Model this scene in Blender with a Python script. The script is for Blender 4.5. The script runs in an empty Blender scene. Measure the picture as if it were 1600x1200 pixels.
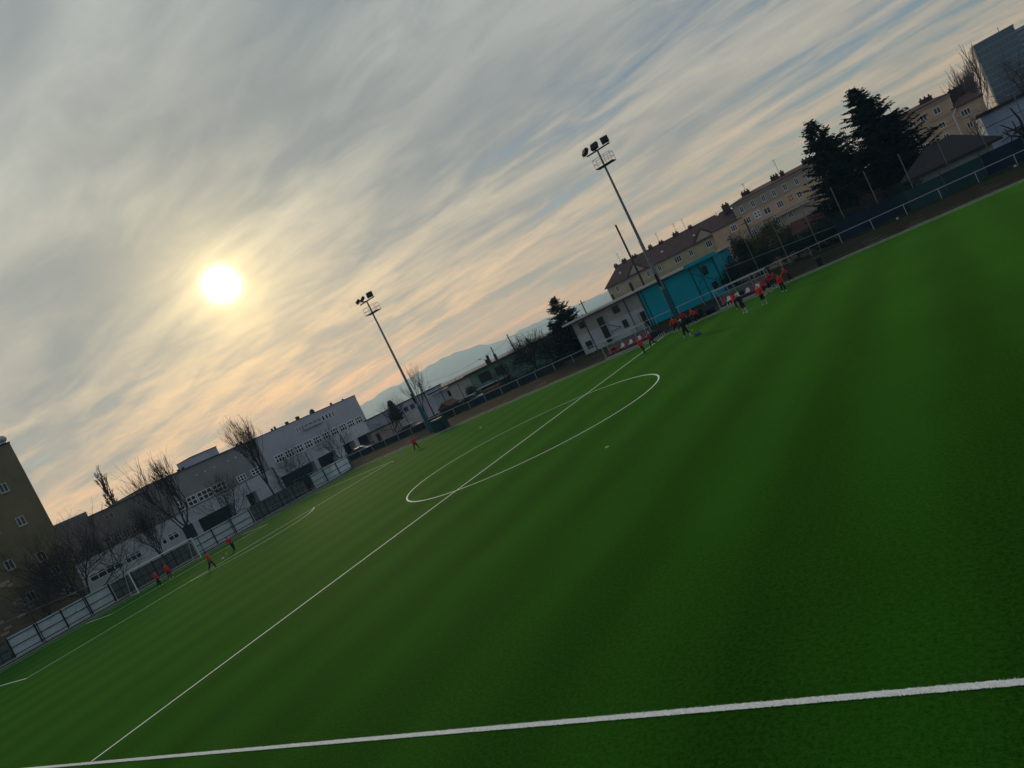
import bpy, bmesh, math, random
from mathutils import Vector, Matrix
import numpy as np

S = bpy.context.scene
COL = S.collection
R = math.radians

# ------------------------------------------------------------------ camera
FPX, YAW, PITCH, ROLL = 1073.55, -0.587497, -0.046788, -0.454598
CAM = np.array([25.5505, -37.7900, 5.7534])
_f = np.array([math.sin(YAW)*math.cos(PITCH), math.cos(YAW)*math.cos(PITCH), math.sin(PITCH)])
_r = np.array([math.cos(YAW), -math.sin(YAW), 0.0])
_u = np.cross(_r, _f)
CR = _r*math.cos(ROLL) + _u*math.sin(ROLL)
CU = -_r*math.sin(ROLL) + _u*math.cos(ROLL)
CF = _f
cam_d = bpy.data.cameras.new('camera')
cam = bpy.data.objects.new('camera', cam_d)
COL.objects.link(cam)
cam.matrix_world = Matrix(((CR[0], CU[0], -CF[0], CAM[0]), (CR[1], CU[1], -CF[1], CAM[1]),
                           (CR[2], CU[2], -CF[2], CAM[2]), (0, 0, 0, 1)))
cam_d.sensor_fit = 'HORIZONTAL'; cam_d.sensor_width = 36.0
cam_d.lens = FPX/1600*36.0
cam_d.clip_start = 0.1; cam_d.clip_end = 40000
S.camera = cam

# photo pixels (1600x1200) -> points on planes of the place
def ray(x, y):
    d = (x-800)/FPX*CR - (y-600)/FPX*CU + CF
    return d/np.linalg.norm(d)
def G(x, y, z=0.0):
    d = ray(x, y); return CAM + d*(z-CAM[2])/d[2]
def PY(x, y, Y):
    d = ray(x, y); return CAM + d*(Y-CAM[1])/d[1]
def PX(x, y, X):
    d = ray(x, y); return CAM + d*(X-CAM[0])/d[0]

# ------------------------------------------------------------------ sky, sun, exposure
SUN = Vector(ray(346, 445))
SUN_EL = math.asin(SUN.z)
W = bpy.data.worlds.new('World'); S.world = W; W.use_nodes = True
nt = W.node_tree; nt.nodes.clear()
def N(t, **k):
    n = nt.nodes.new(t)
    for a, b in k.items(): setattr(n, a, b)
    return n
def put(sock, v):
    if isinstance(v, bpy.types.NodeSocket): nt.links.new(v, sock)
    else: sock.default_value = v
def M(op, a, b=0.0, c=None, clamp=False):
    n = N('ShaderNodeMath', operation=op, use_clamp=clamp)
    put(n.inputs[0], a); put(n.inputs[1], b)
    if c is not None: put(n.inputs[2], c)
    return n.outputs[0]
def SM(v, a, b):        # smoothstep
    n = N('ShaderNodeMapRange', interpolation_type='SMOOTHSTEP')
    put(n.inputs[0], v); put(n.inputs[1], a); put(n.inputs[2], b)
    return n.outputs[0]
def MIXC(f, a, b, mode='MIX'):
    n = N('ShaderNodeMix', data_type='RGBA', blend_type=mode); n.clamp_factor = False
    put(n.inputs[0], f)
    for i, v in ((6, a), (7, b)):
        put(n.inputs[i], v if isinstance(v, bpy.types.NodeSocket) else (*v, 1.0))
    return n.outputs[2]
def SCALE(c, f):
    n = N('ShaderNodeVectorMath', operation='SCALE')
    if isinstance(c, bpy.types.NodeSocket): nt.links.new(c, n.inputs[0])
    else: n.inputs[0].default_value = c
    put(n.inputs['Scale'], f); return n.outputs[0]
def ADD(a, b):
    n = N('ShaderNodeVectorMath', operation='ADD')
    nt.links.new(a, n.inputs[0]); nt.links.new(b, n.inputs[1]); return n.outputs[0]
tc = N('ShaderNodeTexCoord')
nrm = N('ShaderNodeVectorMath', operation='NORMALIZE'); nt.links.new(tc.outputs['Generated'], nrm.inputs[0])
DIR = nrm.outputs[0]
sep = N('ShaderNodeSeparateXYZ'); nt.links.new(DIR, sep.inputs[0])
DX, DY, DZ = sep.outputs
dot = N('ShaderNodeVectorMath', operation='DOT_PRODUCT'); nt.links.new(DIR, dot.inputs[0]); dot.inputs[1].default_value = SUN
TH = M('MULTIPLY', M('ARCCOSINE', M('MINIMUM', dot.outputs['Value'], 0.9999999)), 180/math.pi)   # degrees from the sun
EL = M('MULTIPLY', M('ARCSINE', M('MAXIMUM', DZ, 0.0)), 180/math.pi)
# sheet of cirrus seen in perspective, streaks lying along one wind direction
den = M('ADD', M('MAXIMUM', DZ, 0.0), 0.10)
PXs, PYs = M('DIVIDE', DX, den), M('DIVIDE', DY, den)
WA = R(181)
ca, sa = math.cos(WA), math.sin(WA)
along = M('ADD', M('MULTIPLY', PXs, ca), M('MULTIPLY', PYs, sa))
across = M('SUBTRACT', M('MULTIPLY', PYs, ca), M('MULTIPLY', PXs, sa))
def cloud(sa_, sc_, scale, detail, rough, dist, off):
    c = N('ShaderNodeCombineXYZ')
    put(c.inputs[0], M('MULTIPLY', along, sa_)); put(c.inputs[1], M('MULTIPLY', across, sc_)); put(c.inputs[2], off)
    n = N('ShaderNodeTexNoise'); nt.links.new(c.outputs[0], n.inputs['Vector'])
    n.inputs['Scale'].default_value = scale; n.inputs['Detail'].default_value = detail
    n.inputs['Roughness'].default_value = rough; n.inputs['Distortion'].default_value = dist
    return n.outputs['Fac']
streak = cloud(0.36, 1.0, 1.9, 7, 0.58, 0.5, 20.6)
fine = cloud(0.55, 1.0, 4.6, 8, 0.62, 0.8, 15.9)
bank = cloud(0.55, 0.8, 1.0, 5, 0.52, 0.5, 49.7)
calm = cloud(0.5, 0.5, 0.55, 2, 0.5, 0.2, 9.7)
clear = N('ShaderNodeTexSky', sky_type='NISHITA', sun_disc=False)
clear.sun_elevation = SUN_EL; clear.sun_rotation = math.atan2(SUN.x, SUN.y)
clear.air_density = 1.0; clear.dust_density = 0.6; clear.altitude = 200
clear_c = MIXC(1.0, SCALE(clear.outputs[0], 0.50), (0.78, 0.98, 1.22), 'MULTIPLY')
near_sun = M('EXPONENT', M('DIVIDE', TH, -16.0))
low = M('EXPONENT', M('DIVIDE', EL, -8.0))
sunside = M('EXPONENT', M('DIVIDE', TH, -32.0))
# lit cloud colour: grey-white overhead, warm towards the sun and the horizon (values x10, Background at 0.1)
veil = MIXC(near_sun, (3.8, 3.98, 4.0), (7.0, 6.8, 5.5))
veil = MIXC(M('MULTIPLY', low, 0.8), veil, (5.6, 5.4, 4.6))
veil = MIXC(M('MULTIPLY', low, M('ADD', 0.10, M('MULTIPLY', sunside, 2.2)), clamp=True), veil, (10.6, 6.7, 2.9))
shade = MIXC(near_sun, (2.1, 2.33, 2.52), (3.9, 3.75, 3.2))
shade = MIXC(M('MULTIPLY', low, M('ADD', 0.25, M('MULTIPLY', sunside, 1.1)), clamp=True), shade, (5.6, 4.5, 3.1))
contrast = M('MULTIPLY', M('ADD', 0.42, M('MULTIPLY', SM(calm, 0.35, 0.62), 0.60)), M('SUBTRACT', 1.0, M('MULTIPLY', low, 0.45)))
mixed = M('ADD', M('MULTIPLY', streak, 0.66), M('MULTIPLY', fine, 0.34))
lit = SM(M('ADD', M('MULTIPLY', M('SUBTRACT', mixed, 0.5), contrast), 0.5), 0.38, 0.62)
cl = MIXC(lit, shade, veil)
thick = SM(bank, 0.47, 0.70)
cl = MIXC(M('MULTIPLY', M('MULTIPLY', thick, 0.72), M('SUBTRACT', 1.0, M('MULTIPLY', near_sun, 0.45))), cl, MIXC(near_sun, (2.35, 2.52, 2.65), (2.9, 2.85, 2.5)))
cover = SM(M('ADD', M('ADD', M('MULTIPLY', streak, 0.7), M('MULTIPLY', fine, 0.3)), M('MULTIPLY', sunside, 0.35)), 0.42, 0.62)
cover = M('ADD', 0.25, M('MULTIPLY', cover, 0.75), clamp=True)
sky_c = MIXC(1.0, MIXC(cover, clear_c, cl), (0.95, 1.03, 1.10), 'MULTIPLY')
g1 = SCALE((1.0, 0.94, 0.74), M('MULTIPLY', M('EXPONENT', M('MULTIPLY', M('POWER', M('DIVIDE', TH, 1.30), 3.5), -1.0)), 22.0))
g2 = SCALE((1.0, 0.79, 0.34), M('MULTIPLY', M('EXPONENT', M('DIVIDE', TH, -2.4)), 11.0))
g3 = SCALE((1.0, 0.80, 0.42), M('MULTIPLY', M('EXPONENT', M('DIVIDE', TH, -9.0)), M('ADD', 1.5, M('MULTIPLY', lit, 1.9))))
sky_c = ADD(sky_c, ADD(g1, ADD(g2, g3)))
bg = N('ShaderNodeBackground'); nt.links.new(sky_c, bg.inputs['Color']); bg.inputs['Strength'].default_value = 0.1
wo = N('ShaderNodeOutputWorld'); nt.links.new(bg.outputs[0], wo.inputs['Surface'])
W.cycles.sampling_method = 'MANUAL'; W.cycles.sample_map_resolution = 1024

sun_d = bpy.data.lights.new('sun', 'SUN'); sun = bpy.data.objects.new('sun', sun_d); COL.objects.link(sun)
sun_d.energy = 1.5; sun_d.angle = R(10); sun_d.color = (1.0, 0.80, 0.56)
sun.rotation_euler = SUN.to_track_quat('Z', 'Y').to_euler()
S.view_settings.view_transform = 'Standard'; S.view_settings.look = 'None'
S.view_settings.exposure = 0.0; S.view_settings.gamma = 1.0
S.cycles.use_denoising = True
S.cycles.max_bounces = 5; S.cycles.diffuse_bounces = 3; S.cycles.volume_bounces = 1; S.cycles.transparent_max_bounces = 12

# ------------------------------------------------------------------ materials
MATS = {}
def mat(name, base, rough=0.85, var=0.18, scale=1.2, spec=0.25, bump=0.0, bscale=None, metal=0.0, dark=None, detail=6):
    if name in MATS: return MATS[name]
    m = bpy.data.materials.new(name); m.use_nodes = True
    t = m.node_tree; b = t.nodes['Principled BSDF']
    b.inputs['Roughness'].default_value = rough; b.inputs['Metallic'].default_value = metal
    b.inputs['Specular IOR Level'].default_value = spec
    co = t.nodes.new('ShaderNodeTexCoord'); no = t.nodes.new('ShaderNodeTexNoise')
    no.inputs['Scale'].default_value = scale; no.inputs['Detail'].default_value = detail; no.inputs['Roughness'].default_value = 0.62
    t.links.new(co.outputs['Object'], no.inputs['Vector'])
    ra = t.nodes.new('ShaderNodeValToRGB')
    lo = dark if dark else tuple(c*(1-var) for c in base)
    hi = tuple(min(1, c*(1+var)) for c in base)
    ra.color_ramp.elements[0].position = 0.32; ra.color_ramp.elements[0].color = (*lo, 1)
    ra.color_ramp.elements[1].position = 0.68; ra.color_ramp.elements[1].color = (*hi, 1)
    t.links.new(no.outputs['Fac'], ra.inputs[0]); t.links.new(ra.outputs[0], b.inputs['Base Color'])
    if bump:
        n2 = t.nodes.new('ShaderNodeTexNoise'); n2.inputs['Scale'].default_value = bscale or scale*8; n2.inputs['Detail'].default_value = 4
        t.links.new(co.outputs['Object'], n2.inputs['Vector'])
        bu = t.nodes.new('ShaderNodeBump'); bu.inputs['Strength'].default_value = bump; bu.inputs['Distance'].default_value = 0.03
        t.links.new(n2.outputs['Fac'], bu.inputs['Height']); t.links.new(bu.outputs[0], b.inputs['Normal'])
    MATS[name] = m
    return m

def turf_mat():
    m = bpy.data.materials.new('turf'); m.use_nodes = True; t = m.node_tree; b = t.nodes['Principled BSDF']
    g = t.nodes.new('ShaderNodeNewGeometry'); s = t.nodes.new('ShaderNodeSeparateXYZ'); t.links.new(g.outputs['Position'], s.inputs[0])
    def noise(sc, d, r, vec=None):
        n = t.nodes.new('ShaderNodeTexNoise'); n.inputs['Scale'].default_value = sc; n.inputs['Detail'].default_value = d
        n.inputs['Roughness'].default_value = r; t.links.new(vec or g.outputs['Position'], n.inputs['Vector']); return n.outputs['Fac']
    def mm(op, a, b_):
        n = t.nodes.new('ShaderNodeMath'); n.operation = op
        for i, v in ((0, a), (1, b_)):
            if isinstance(v, bpy.types.NodeSocket): t.links.new(v, n.inputs[i])
            else: n.inputs[i].default_value = v
        return n.outputs[0]
    # rolls of artificial turf laid across the pitch, pile brushed both ways
    wob = mm('MULTIPLY', mm('SUBTRACT', noise(0.30, 3, 0.5), 0.5), 0.7)
    roll = mm('SINE', mm('MULTIPLY', mm('ADD', mm('ADD', s.outputs[0], -18.2), wob), 2*math.pi/4.0), 0.0)
    stretch = t.nodes.new('ShaderNodeMapping'); stretch.inputs['Scale'].default_value = (1.0, 0.16, 1.0); t.links.new(g.outputs['Position'], stretch.inputs[0])
    brush = noise(0.9, 6, 0.6, stretch.outputs[0])
    blot = noise(0.12, 5, 0.55)
    grain = mm('ADD', mm('MULTIPLY', noise(38.0, 3, 0.75), 0.45), mm('MULTIPLY', noise(13.0, 4, 0.75), 0.55))
    f = mm('ADD', mm('MULTIPLY', mm('MULTIPLY', roll, mm('SUBTRACT', noise(0.06, 2, 0.5), 0.10)), 0.34), mm('MULTIPLY', mm('SUBTRACT', brush, 0.5), 0.35))
    f = mm('ADD', f, mm('MULTIPLY', mm('SUBTRACT', blot, 0.5), 0.40))
    f = mm('ADD', f, mm('MULTIPLY', mm('SUBTRACT', grain, 0.5), 3.2))
    f = mm('ADD', f, 0.5)
    ra = t.nodes.new('ShaderNodeValToRGB'); e = ra.color_ramp.elements
    e[0].position = 0.15; e[0].color = (0.0042, 0.030, 0.0020, 1); e[1].position = 0.85; e[1].color = (0.0195, 0.100, 0.0085, 1)
    t.links.new(f, ra.inputs[0]); t.links.new(ra.outputs[0], b.inputs['Base Color'])
    b.inputs['Roughness'].default_value = 0.8; b.inputs['Specular IOR Level'].default_value = 0.002
    b.inputs['Sheen Weight'].default_value = 0.15; b.inputs['Sheen Roughness'].default_value = 0.42; b.inputs['Sheen Tint'].default_value = (0.28, 0.80, 0.09, 1)
    bu = t.nodes.new('ShaderNodeBump'); bu.inputs['Strength'].default_value = 0.6; bu.inputs['Distance'].default_value = 0.02
    t.links.new(grain, bu.inputs['Height']); t.links.new(bu.outputs[0], b.inputs['Normal'])
    return m

def bank_mat():
    m = bpy.data.materials.new('bank_earth'); m.use_nodes = True; t = m.node_tree; b = t.nodes['Principled BSDF']
    g = t.nodes.new('ShaderNodeNewGeometry')
    def noise(sc, d, r):
        n = t.nodes.new('ShaderNodeTexNoise'); n.inputs['Scale'].default_value = sc; n.inputs['Detail'].default_value = d
        n.inputs['Roughness'].default_value = r; t.links.new(g.outputs['Position'], n.inputs['Vector']); return n.outputs['Fac']
    r1 = t.nodes.new('ShaderNodeValToRGB'); e = r1.color_ramp.elements
    e[0].position = 0.3; e[0].color = (0.012, 0.009, 0.006, 1); e[1].position = 0.7; e[1].color = (0.036, 0.026, 0.017, 1)
    t.links.new(noise(3.0, 8, 0.7), r1.inputs[0])
    r2 = t.nodes.new('ShaderNodeValToRGB'); e = r2.color_ramp.elements
    e[0].position = 0.45; e[0].color = (0, 0, 0, 1); e[1].position = 0.62; e[1].color = (1, 1, 1, 1)
    t.links.new(noise(0.45, 7, 0.65), r2.inputs[0])
    mx = t.nodes.new('ShaderNodeMix'); mx.data_type = 'RGBA'
    t.links.new(r2.outputs[0], mx.inputs[0]); t.links.new(r1.outputs[0], mx.inputs[6]); mx.inputs[7].default_value = (0.016, 0.026, 0.008, 1)
    t.links.new(mx.outputs[2], b.inputs['Base Color']); b.inputs['Roughness'].default_value = 0.95; b.inputs['Specular IOR Level'].default_value = 0.1
    bu = t.nodes.new('ShaderNodeBump'); bu.inputs['Strength'].default_value = 0.8; bu.inputs['Distance'].default_value = 0.06
    t.links.new(noise(5.0, 6, 0.7), bu.inputs['Height']); t.links.new(bu.outputs[0], b.inputs['Normal'])
    return m

TURF = turf_mat(); BANK = bank_mat()
M_LINE = mat('line_fibre', (0.92, 0.93, 0.94), 0.8, 0.05, 14, dark=(0.74, 0.79, 0.73), bump=0.4, bscale=60)
M_GROUND = mat('ground_town', (0.030, 0.030, 0.022), 0.95, 0.5, 0.15)
M_CONC = mat('concrete', (0.36, 0.36, 0.35), 0.9, 0.2, 2.0)
M_STEEL = mat('galvanised', (0.480, 0.500, 0.510), 0.5, 0.15, 6, spec=0.5, metal=0.3)
M_MASTC = mat('mast_steel', (0.16, 0.19, 0.19), 0.6, 0.2, 4, spec=0.4)
M_TEALP = mat('teal_paint', (0.012, 0.10, 0.13), 0.6, 0.25, 3)
M_BLACK = mat('black_metal', (0.012, 0.012, 0.013), 0.6, 0.2, 4)
M_DKGREEN = mat('fence_green', (0.010, 0.030, 0.032), 0.6, 0.2, 4)
M_WHITE = mat('white_paint', (0.78, 0.79, 0.80), 0.5, 0.05, 5, spec=0.4)
M_PANEL = mat('pale_panel', (0.74, 0.84, 0.88), 0.6, 0.12, 1.3, spec=0.3)
M_DPANEL = mat('dark_panel', (0.16, 0.168, 0.163), 0.8, 0.22, 1.3)
M_NET = mat('net_cord', (0.03, 0.045, 0.045), 0.8, 0.1, 10)
M_GNET = mat('goal_net_cord', (0.16, 0.15, 0.15), 0.8, 0.1, 10)
M_BARK = mat('bark', (0.030, 0.024, 0.020), 0.95, 0.3, 5)
M_TWIG = mat('twig', (0.040, 0.031, 0.026), 0.95, 0.3, 5)
M_NEEDLE = mat('needles', (0.010, 0.018, 0.010), 0.9, 0.45, 1.6, spec=0.1)
M_LEAF = mat('leaves_dark', (0.012, 0.026, 0.010), 0.8, 0.45, 1.2, spec=0.2)
M_LEAF2 = mat('leaves_olive', (0.072, 0.076, 0.024), 0.8, 0.45, 0.9, spec=0.2)
M_LEAF3 = mat('leaves_bluish', (0.020, 0.036, 0.030), 0.8, 0.45, 1.2, spec=0.2)
M_IVY = mat('ivy', (0.010, 0.024, 0.016), 0.7, 0.4, 2, spec=0.3)
M_GRASS = mat('verge_grass', (0.030, 0.060, 0.012), 0.9, 0.45, 1.0, spec=0.1)
M_GLASS = mat('window_glass', (0.018, 0.022, 0.026), 0.12, 0.3, 0.6, spec=0.5)
M_FRAME = mat('window_frame', (0.84, 0.85, 0.86), 0.6, 0.08, 4)
M_FRAMED = mat('window_frame_dull', (0.30, 0.29, 0.27), 0.7, 0.1, 4)
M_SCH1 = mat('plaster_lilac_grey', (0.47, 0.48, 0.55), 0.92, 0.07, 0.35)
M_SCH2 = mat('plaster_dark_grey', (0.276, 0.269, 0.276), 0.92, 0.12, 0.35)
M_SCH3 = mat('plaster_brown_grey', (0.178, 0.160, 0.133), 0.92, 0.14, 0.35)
M_SCHW = mat('plaster_white_grey', (0.60, 0.64, 0.67), 0.92, 0.14, 0.6)
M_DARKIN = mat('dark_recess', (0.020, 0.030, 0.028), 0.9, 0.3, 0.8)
M_BROWNB = mat('plaster_umber', (0.199, 0.160, 0.091), 0.95, 0.25, 0.25, bump=0.3, bscale=3)
M_STONE = mat('pale_stone', (0.480, 0.400, 0.288), 0.9, 0.15, 2)
M_ROOFD = mat('roof_edge_dark', (0.035, 0.033, 0.034), 0.8, 0.2, 2)
M_TILE = mat('roof_tiles', (0.115, 0.060, 0.048), 0.85, 0.25, 0.8, bump=0.5, bscale=5)
M_TILER = mat('roof_tiles_red', (0.125, 0.050, 0.038), 0.85, 0.25, 0.8, bump=0.5, bscale=5)
M_BRICK = mat('chimney_brick', (0.060, 0.032, 0.026), 0.9, 0.3, 3)
M_TENY = mat('plaster_ochre', (0.517, 0.43, 0.257), 0.92, 0.16, 0.25)
M_TENP = mat('plaster_pinkish', (0.661, 0.438, 0.281), 0.92, 0.16, 0.25)
M_TENG = mat('plaster_greige', (0.457, 0.363, 0.272), 0.92, 0.14, 0.25)
M_CLUBT = mat('clubhouse_teal', (0.005, 0.35, 0.45), 0.85, 0.10, 0.5)
M_CLUBG = mat('clubhouse_taupe', (0.404, 0.353, 0.316), 0.9, 0.10, 0.5)
M_CLUBW = mat('clubhouse_white', (0.528, 0.528, 0.564), 0.9, 0.10, 0.5)
M_ROOFL = mat('roof_edge_pale', (0.627, 0.589, 0.551), 0.8, 0.15, 1)
M_GRN = mat('plaster_green', (0.128, 0.264, 0.178), 0.9, 0.2, 0.6)
M_CREAM = mat('plaster_cream', (0.544, 0.510, 0.442), 0.9, 0.15, 0.5)
M_GREYW = mat('plaster_mottled', (0.450, 0.450, 0.504), 0.9, 0.22, 0.4)
M_PINKW = mat('plaster_rose', (0.486, 0.369, 0.315), 0.9, 0.2, 0.5)
M_WOOD = mat('weathered_wood', (0.050, 0.034, 0.022), 0.9, 0.3, 2)
M_ORANGE = mat('rust_orange', (0.17, 0.075, 0.030), 0.85, 0.3, 1.5)
M_TARP = mat('tarp_blue', (0.006, 0.022, 0.040), 0.7, 0.35, 0.7)
M_TARPG = mat('tarp_teal', (0.014, 0.055, 0.058), 0.7, 0.25, 0.7)
M_SHEDW = mat('shed_wall', (0.420, 0.434, 0.434), 0.9, 0.2, 0.8)
M_BLUEB = mat('render_blue_grey', (0.408, 0.476, 0.612), 0.9, 0.15, 0.4)
M_TGLASS = mat('tower_glass', (0.060, 0.105, 0.150), 0.25, 0.2, 0.08, spec=0.6)
M_TSIDE = mat('tower_side', (0.630, 0.585, 0.540), 0.7, 0.1, 0.2)
M_TPALE = mat('tower_pale_glass', (0.218, 0.256, 0.289), 0.3, 0.15, 0.1, spec=0.5)
M_REDS = mat('seat_red', (0.50, 0.030, 0.022), 0.45, 0.1, 5, spec=0.4)
M_WHTS = mat('seat_white', (0.78, 0.78, 0.80), 0.45, 0.05, 5, spec=0.4)
M_SHIRT = mat('jersey_red', (0.74, 0.028, 0.018), 0.85, 0.2, 9)
M_SHIRTC = mat('jersey_crimson', (0.42, 0.014, 0.022), 0.85, 0.2, 9)
M_SHIRTD = mat('jersey_dark_red', (0.24, 0.016, 0.018), 0.85, 0.2, 9)
M_TROU = mat('trousers_black', (0.010, 0.010, 0.013), 0.85, 0.2, 9)
M_JACK = mat('jacket_black', (0.012, 0.013, 0.018), 0.8, 0.2, 9)
M_SKIN = mat('skin', (0.40, 0.24, 0.17), 0.6, 0.08, 9)
M_HAIR = mat('hair_dark', (0.018, 0.012, 0.009), 0.7, 0.3, 30)
M_HAIRB = mat('hair_brown', (0.070, 0.042, 0.022), 0.7, 0.3, 30)
M_CAP = mat('cap_white', (0.62, 0.66, 0.66), 0.8, 0.06, 9)
M_SHOE = mat('shoes_pale', (0.55, 0.58, 0.50), 0.6, 0.1, 9)
M_SHOED = mat('shoes_dark', (0.03, 0.03, 0.03), 0.6, 0.1, 9)
M_SOCK = mat('socks_pale', (0.36, 0.36, 0.36), 0.8, 0.1, 9)
M_TYRE = mat('tyre', (0.014, 0.014, 0.014), 0.8, 0.1, 9)
M_CARS = mat('car_silver', (0.36, 0.38, 0.42), 0.3, 0.03, 2, spec=0.6, metal=0.3)
M_CARW = mat('car_white', (0.70, 0.70, 0.70), 0.3, 0.03, 2, spec=0.6)
M_CARB = mat('car_blue', (0.030, 0.045, 0.10), 0.3, 0.05, 2, spec=0.6)
M_BIN = mat('bin_plastic', (0.010, 0.045, 0.045), 0.6, 0.2, 3)
M_BINK = mat('bin_black', (0.012, 0.013, 0.014), 0.6, 0.2, 3)
M_BAG = mat('bag_navy', (0.014, 0.018, 0.040), 0.8, 0.2, 6)
M_POLY = mat('polycarbonate', (0.10, 0.105, 0.11), 0.2, 0.2, 1.5, spec=0.5)
M_WOODP = mat('pole_wood', (0.055, 0.042, 0.034), 0.9, 0.25, 3)
M_YEL = mat('cone_yellow', (0.60, 0.55, 0.08), 0.6, 0.05, 5)

# ------------------------------------------------------------------ mesh helpers
class MB:
    def __init__(s): s.v = []; s.f = []; s.m = []
    def add(s, vs, fs, mi=0):
        o = len(s.v); s.v += [tuple(map(float, p)) for p in vs]; s.f += [tuple(i+o for i in f) for f in fs]; s.m += [mi]*len(fs)
    def box(s, a, b, mi=0):
        x0, x1 = sorted((a[0], b[0])); y0, y1 = sorted((a[1], b[1])); z0, z1 = sorted((a[2], b[2]))
        s.add([(x0,y0,z0),(x1,y0,z0),(x1,y1,z0),(x0,y1,z0),(x0,y0,z1),(x1,y0,z1),(x1,y1,z1),(x0,y1,z1)],
              [(3,2,1,0),(4,5,6,7),(0,1,5,4),(1,2,6,5),(2,3,7,6),(3,0,4,7)], mi); return s
    def tube(s, p, q, r0, r1=None, n=8, mi=0, caps=True):
        r1 = r0 if r1 is None else r1
        p, q = Vector(p), Vector(q); d = q-p
        if d.length < 1e-6: return s
        d.normalize(); a = d.orthogonal().normalized(); b = d.cross(a)
        vs = []
        for c, r in ((p, r0), (q, r1)):
            for i in range(n):
                t = 2*math.pi*i/n; vs.append(c + a*(math.cos(t)*r) + b*(math.sin(t)*r))
        fs = [(i, (i+1) % n, n+(i+1) % n, n+i) for i in range(n)]
        if caps: fs += [tuple(range(n-1, -1, -1)), tuple(range(n, 2*n))]
        s.add(vs, fs, mi); return s
    def bar(s, p, q, w, h, mi=0):      # rectangular bar
        p, q = Vector(p), Vector(q); d = (q-p).normalized()
        up = Vector((0,0,1)) if abs(d.z) < 0.95 else Vector((1,0,0))
        a = d.cross(up).normalized()*(w/2); b = a.cross(d).normalized()*(h/2)
        vs = [p-a-b, p+a-b, p+a+b, p-a+b, q-a-b, q+a-b, q+a+b, q-a+b]
        s.add(vs, [(3,2,1,0),(4,5,6,7),(0,1,5,4),(1,2,6,5),(2,3,7,6),(3,0,4,7)], mi); return s
    def ell(s, c, r, nu=12, nv=8, mi=0):
        vs = [(c[0], c[1], c[2]+r[2])]
        for j in range(1, nv):
            ph = math.pi*j/nv
            for i in range(nu):
                t = 2*math.pi*i/nu
                vs.append((c[0]+r[0]*math.sin(ph)*math.cos(t), c[1]+r[1]*math.sin(ph)*math.sin(t), c[2]+r[2]*math.cos(ph)))
        vs.append((c[0], c[1], c[2]-r[2])); last = len(vs)-1
        fs = [(0, 1+i, 1+(i+1) % nu) for i in range(nu)]
        for j in range(nv-2):
            for i in range(nu):
                a = 1+j*nu+i; b = 1+j*nu+(i+1) % nu; fs.append((a, a+nu, b+nu, b))
        fs += [(last, 1+(nv-2)*nu+(i+1) % nu, 1+(nv-2)*nu+i) for i in range(nu)]
        s.add(vs, fs, mi); return s
    def prism(s, poly, ext, mi=0):     # polygon (3d points) extruded by a vector
        n = len(poly); e = Vector(ext); vs = [Vector(p) for p in poly] + [Vector(p)+e for p in poly]
        s.add(vs, [tuple(range(n-1, -1, -1)), tuple(range(n, 2*n))] + [(i, (i+1) % n, n+(i+1) % n, n+i) for i in range(n)], mi); return s
    def build(s, name, mats, parent=None, loc=None, smooth=False, kind=None):
        me = bpy.data.meshes.new(name); me.from_pydata(s.v, [], s.f)
        mats = mats if isinstance(mats, (list, tuple)) else [mats]
        for m in mats: me.materials.append(m)
        if len(mats) > 1: me.polygons.foreach_set('material_index', s.m)
        if smooth: me.polygons.foreach_set('use_smooth', [True]*len(s.f))
        me.update()
        o = bpy.data.objects.new(name, me); COL.objects.link(o)
        if parent is not None: o.parent = parent
        if loc is not None: o.location = loc
        if kind: o['kind'] = kind
        return o
def thing(name, label, cat, loc=(0, 0, 0), rz=0.0, group=None):
    o = bpy.data.objects.new(name, None); COL.objects.link(o)
    o.location = tuple(map(float, loc)); o.rotation_euler = (0, 0, rz); o.empty_display_size = 0.3
    return tag(o, label, cat, group)
def tag(o, label, cat, group=None):
    o['label'] = label; o['category'] = cat
    if group: o['group'] = group
    return o
def structure(o): o['kind'] = 'structure'; return o
# wall frames: u along the wall, z up, w outwards
def FX(X, sgn=1): return lambda u, z, w: (X+sgn*w, u, z)
def FY(Y, sgn=-1): return lambda u, z, w: (u, Y+sgn*w, z)

BANK_Z = 0.66
def gz(x, y):
    t = min(1.0, max(0.0, (y-31.0)/6.6)); return BANK_Z*t*t*(3-2*t)

# ------------------------------------------------------------------ ground, pitch and its markings
L, Wd = 49.52, 29.73
def grid_mesh(xs, ys, zf):
    m = MB(); nx = len(xs)
    m.v = [(float(x), float(y), float(zf(x, y))) for y in ys for x in xs]
    for j in range(len(ys)-1):
        for i in range(nx-1): a = j*nx+i; m.f.append((a, a+1, a+nx+1, a+nx)); m.m.append(0)
    return m
rnd = random.Random(5)
xs = [-8800, -4000, -1500, -600, -300, -180, -120, -90, -70, -60, -55, -52, 52, 60, 80, 120, 300, 900, 3000, 8800]
ys = [-1900, -600, -200, -80, -45, -40, 30.9, 33, 35, 37.6, 39, 42, 60, 100, 200, 500, 1500, 5000, 11800]
structure(grid_mesh(xs, ys, lambda x, y: gz(x, y)-0.03).build('ground', M_GROUND))
bx = list(np.arange(-62, 62.1, 0.8)); by = list(np.arange(31.0, 41.6, 0.35))
def bankz(x, y):
    k = min(1, max(0, (y-31.2)/1.5))
    return gz(x, y) + k*(0.05*math.sin(x*1.7+math.sin(y*2)*2)*math.sin(y*2.3+x*0.4) + rnd.uniform(-0.03, 0.03))
structure(grid_mesh(bx, by, bankz).build('earth_bank', BANK, smooth=True))
pitch = structure(grid_mesh([-51.4, 0, 53], [-40.5, 0, 30.62], lambda x, y: 0.0).build('pitch', TURF))

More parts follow.
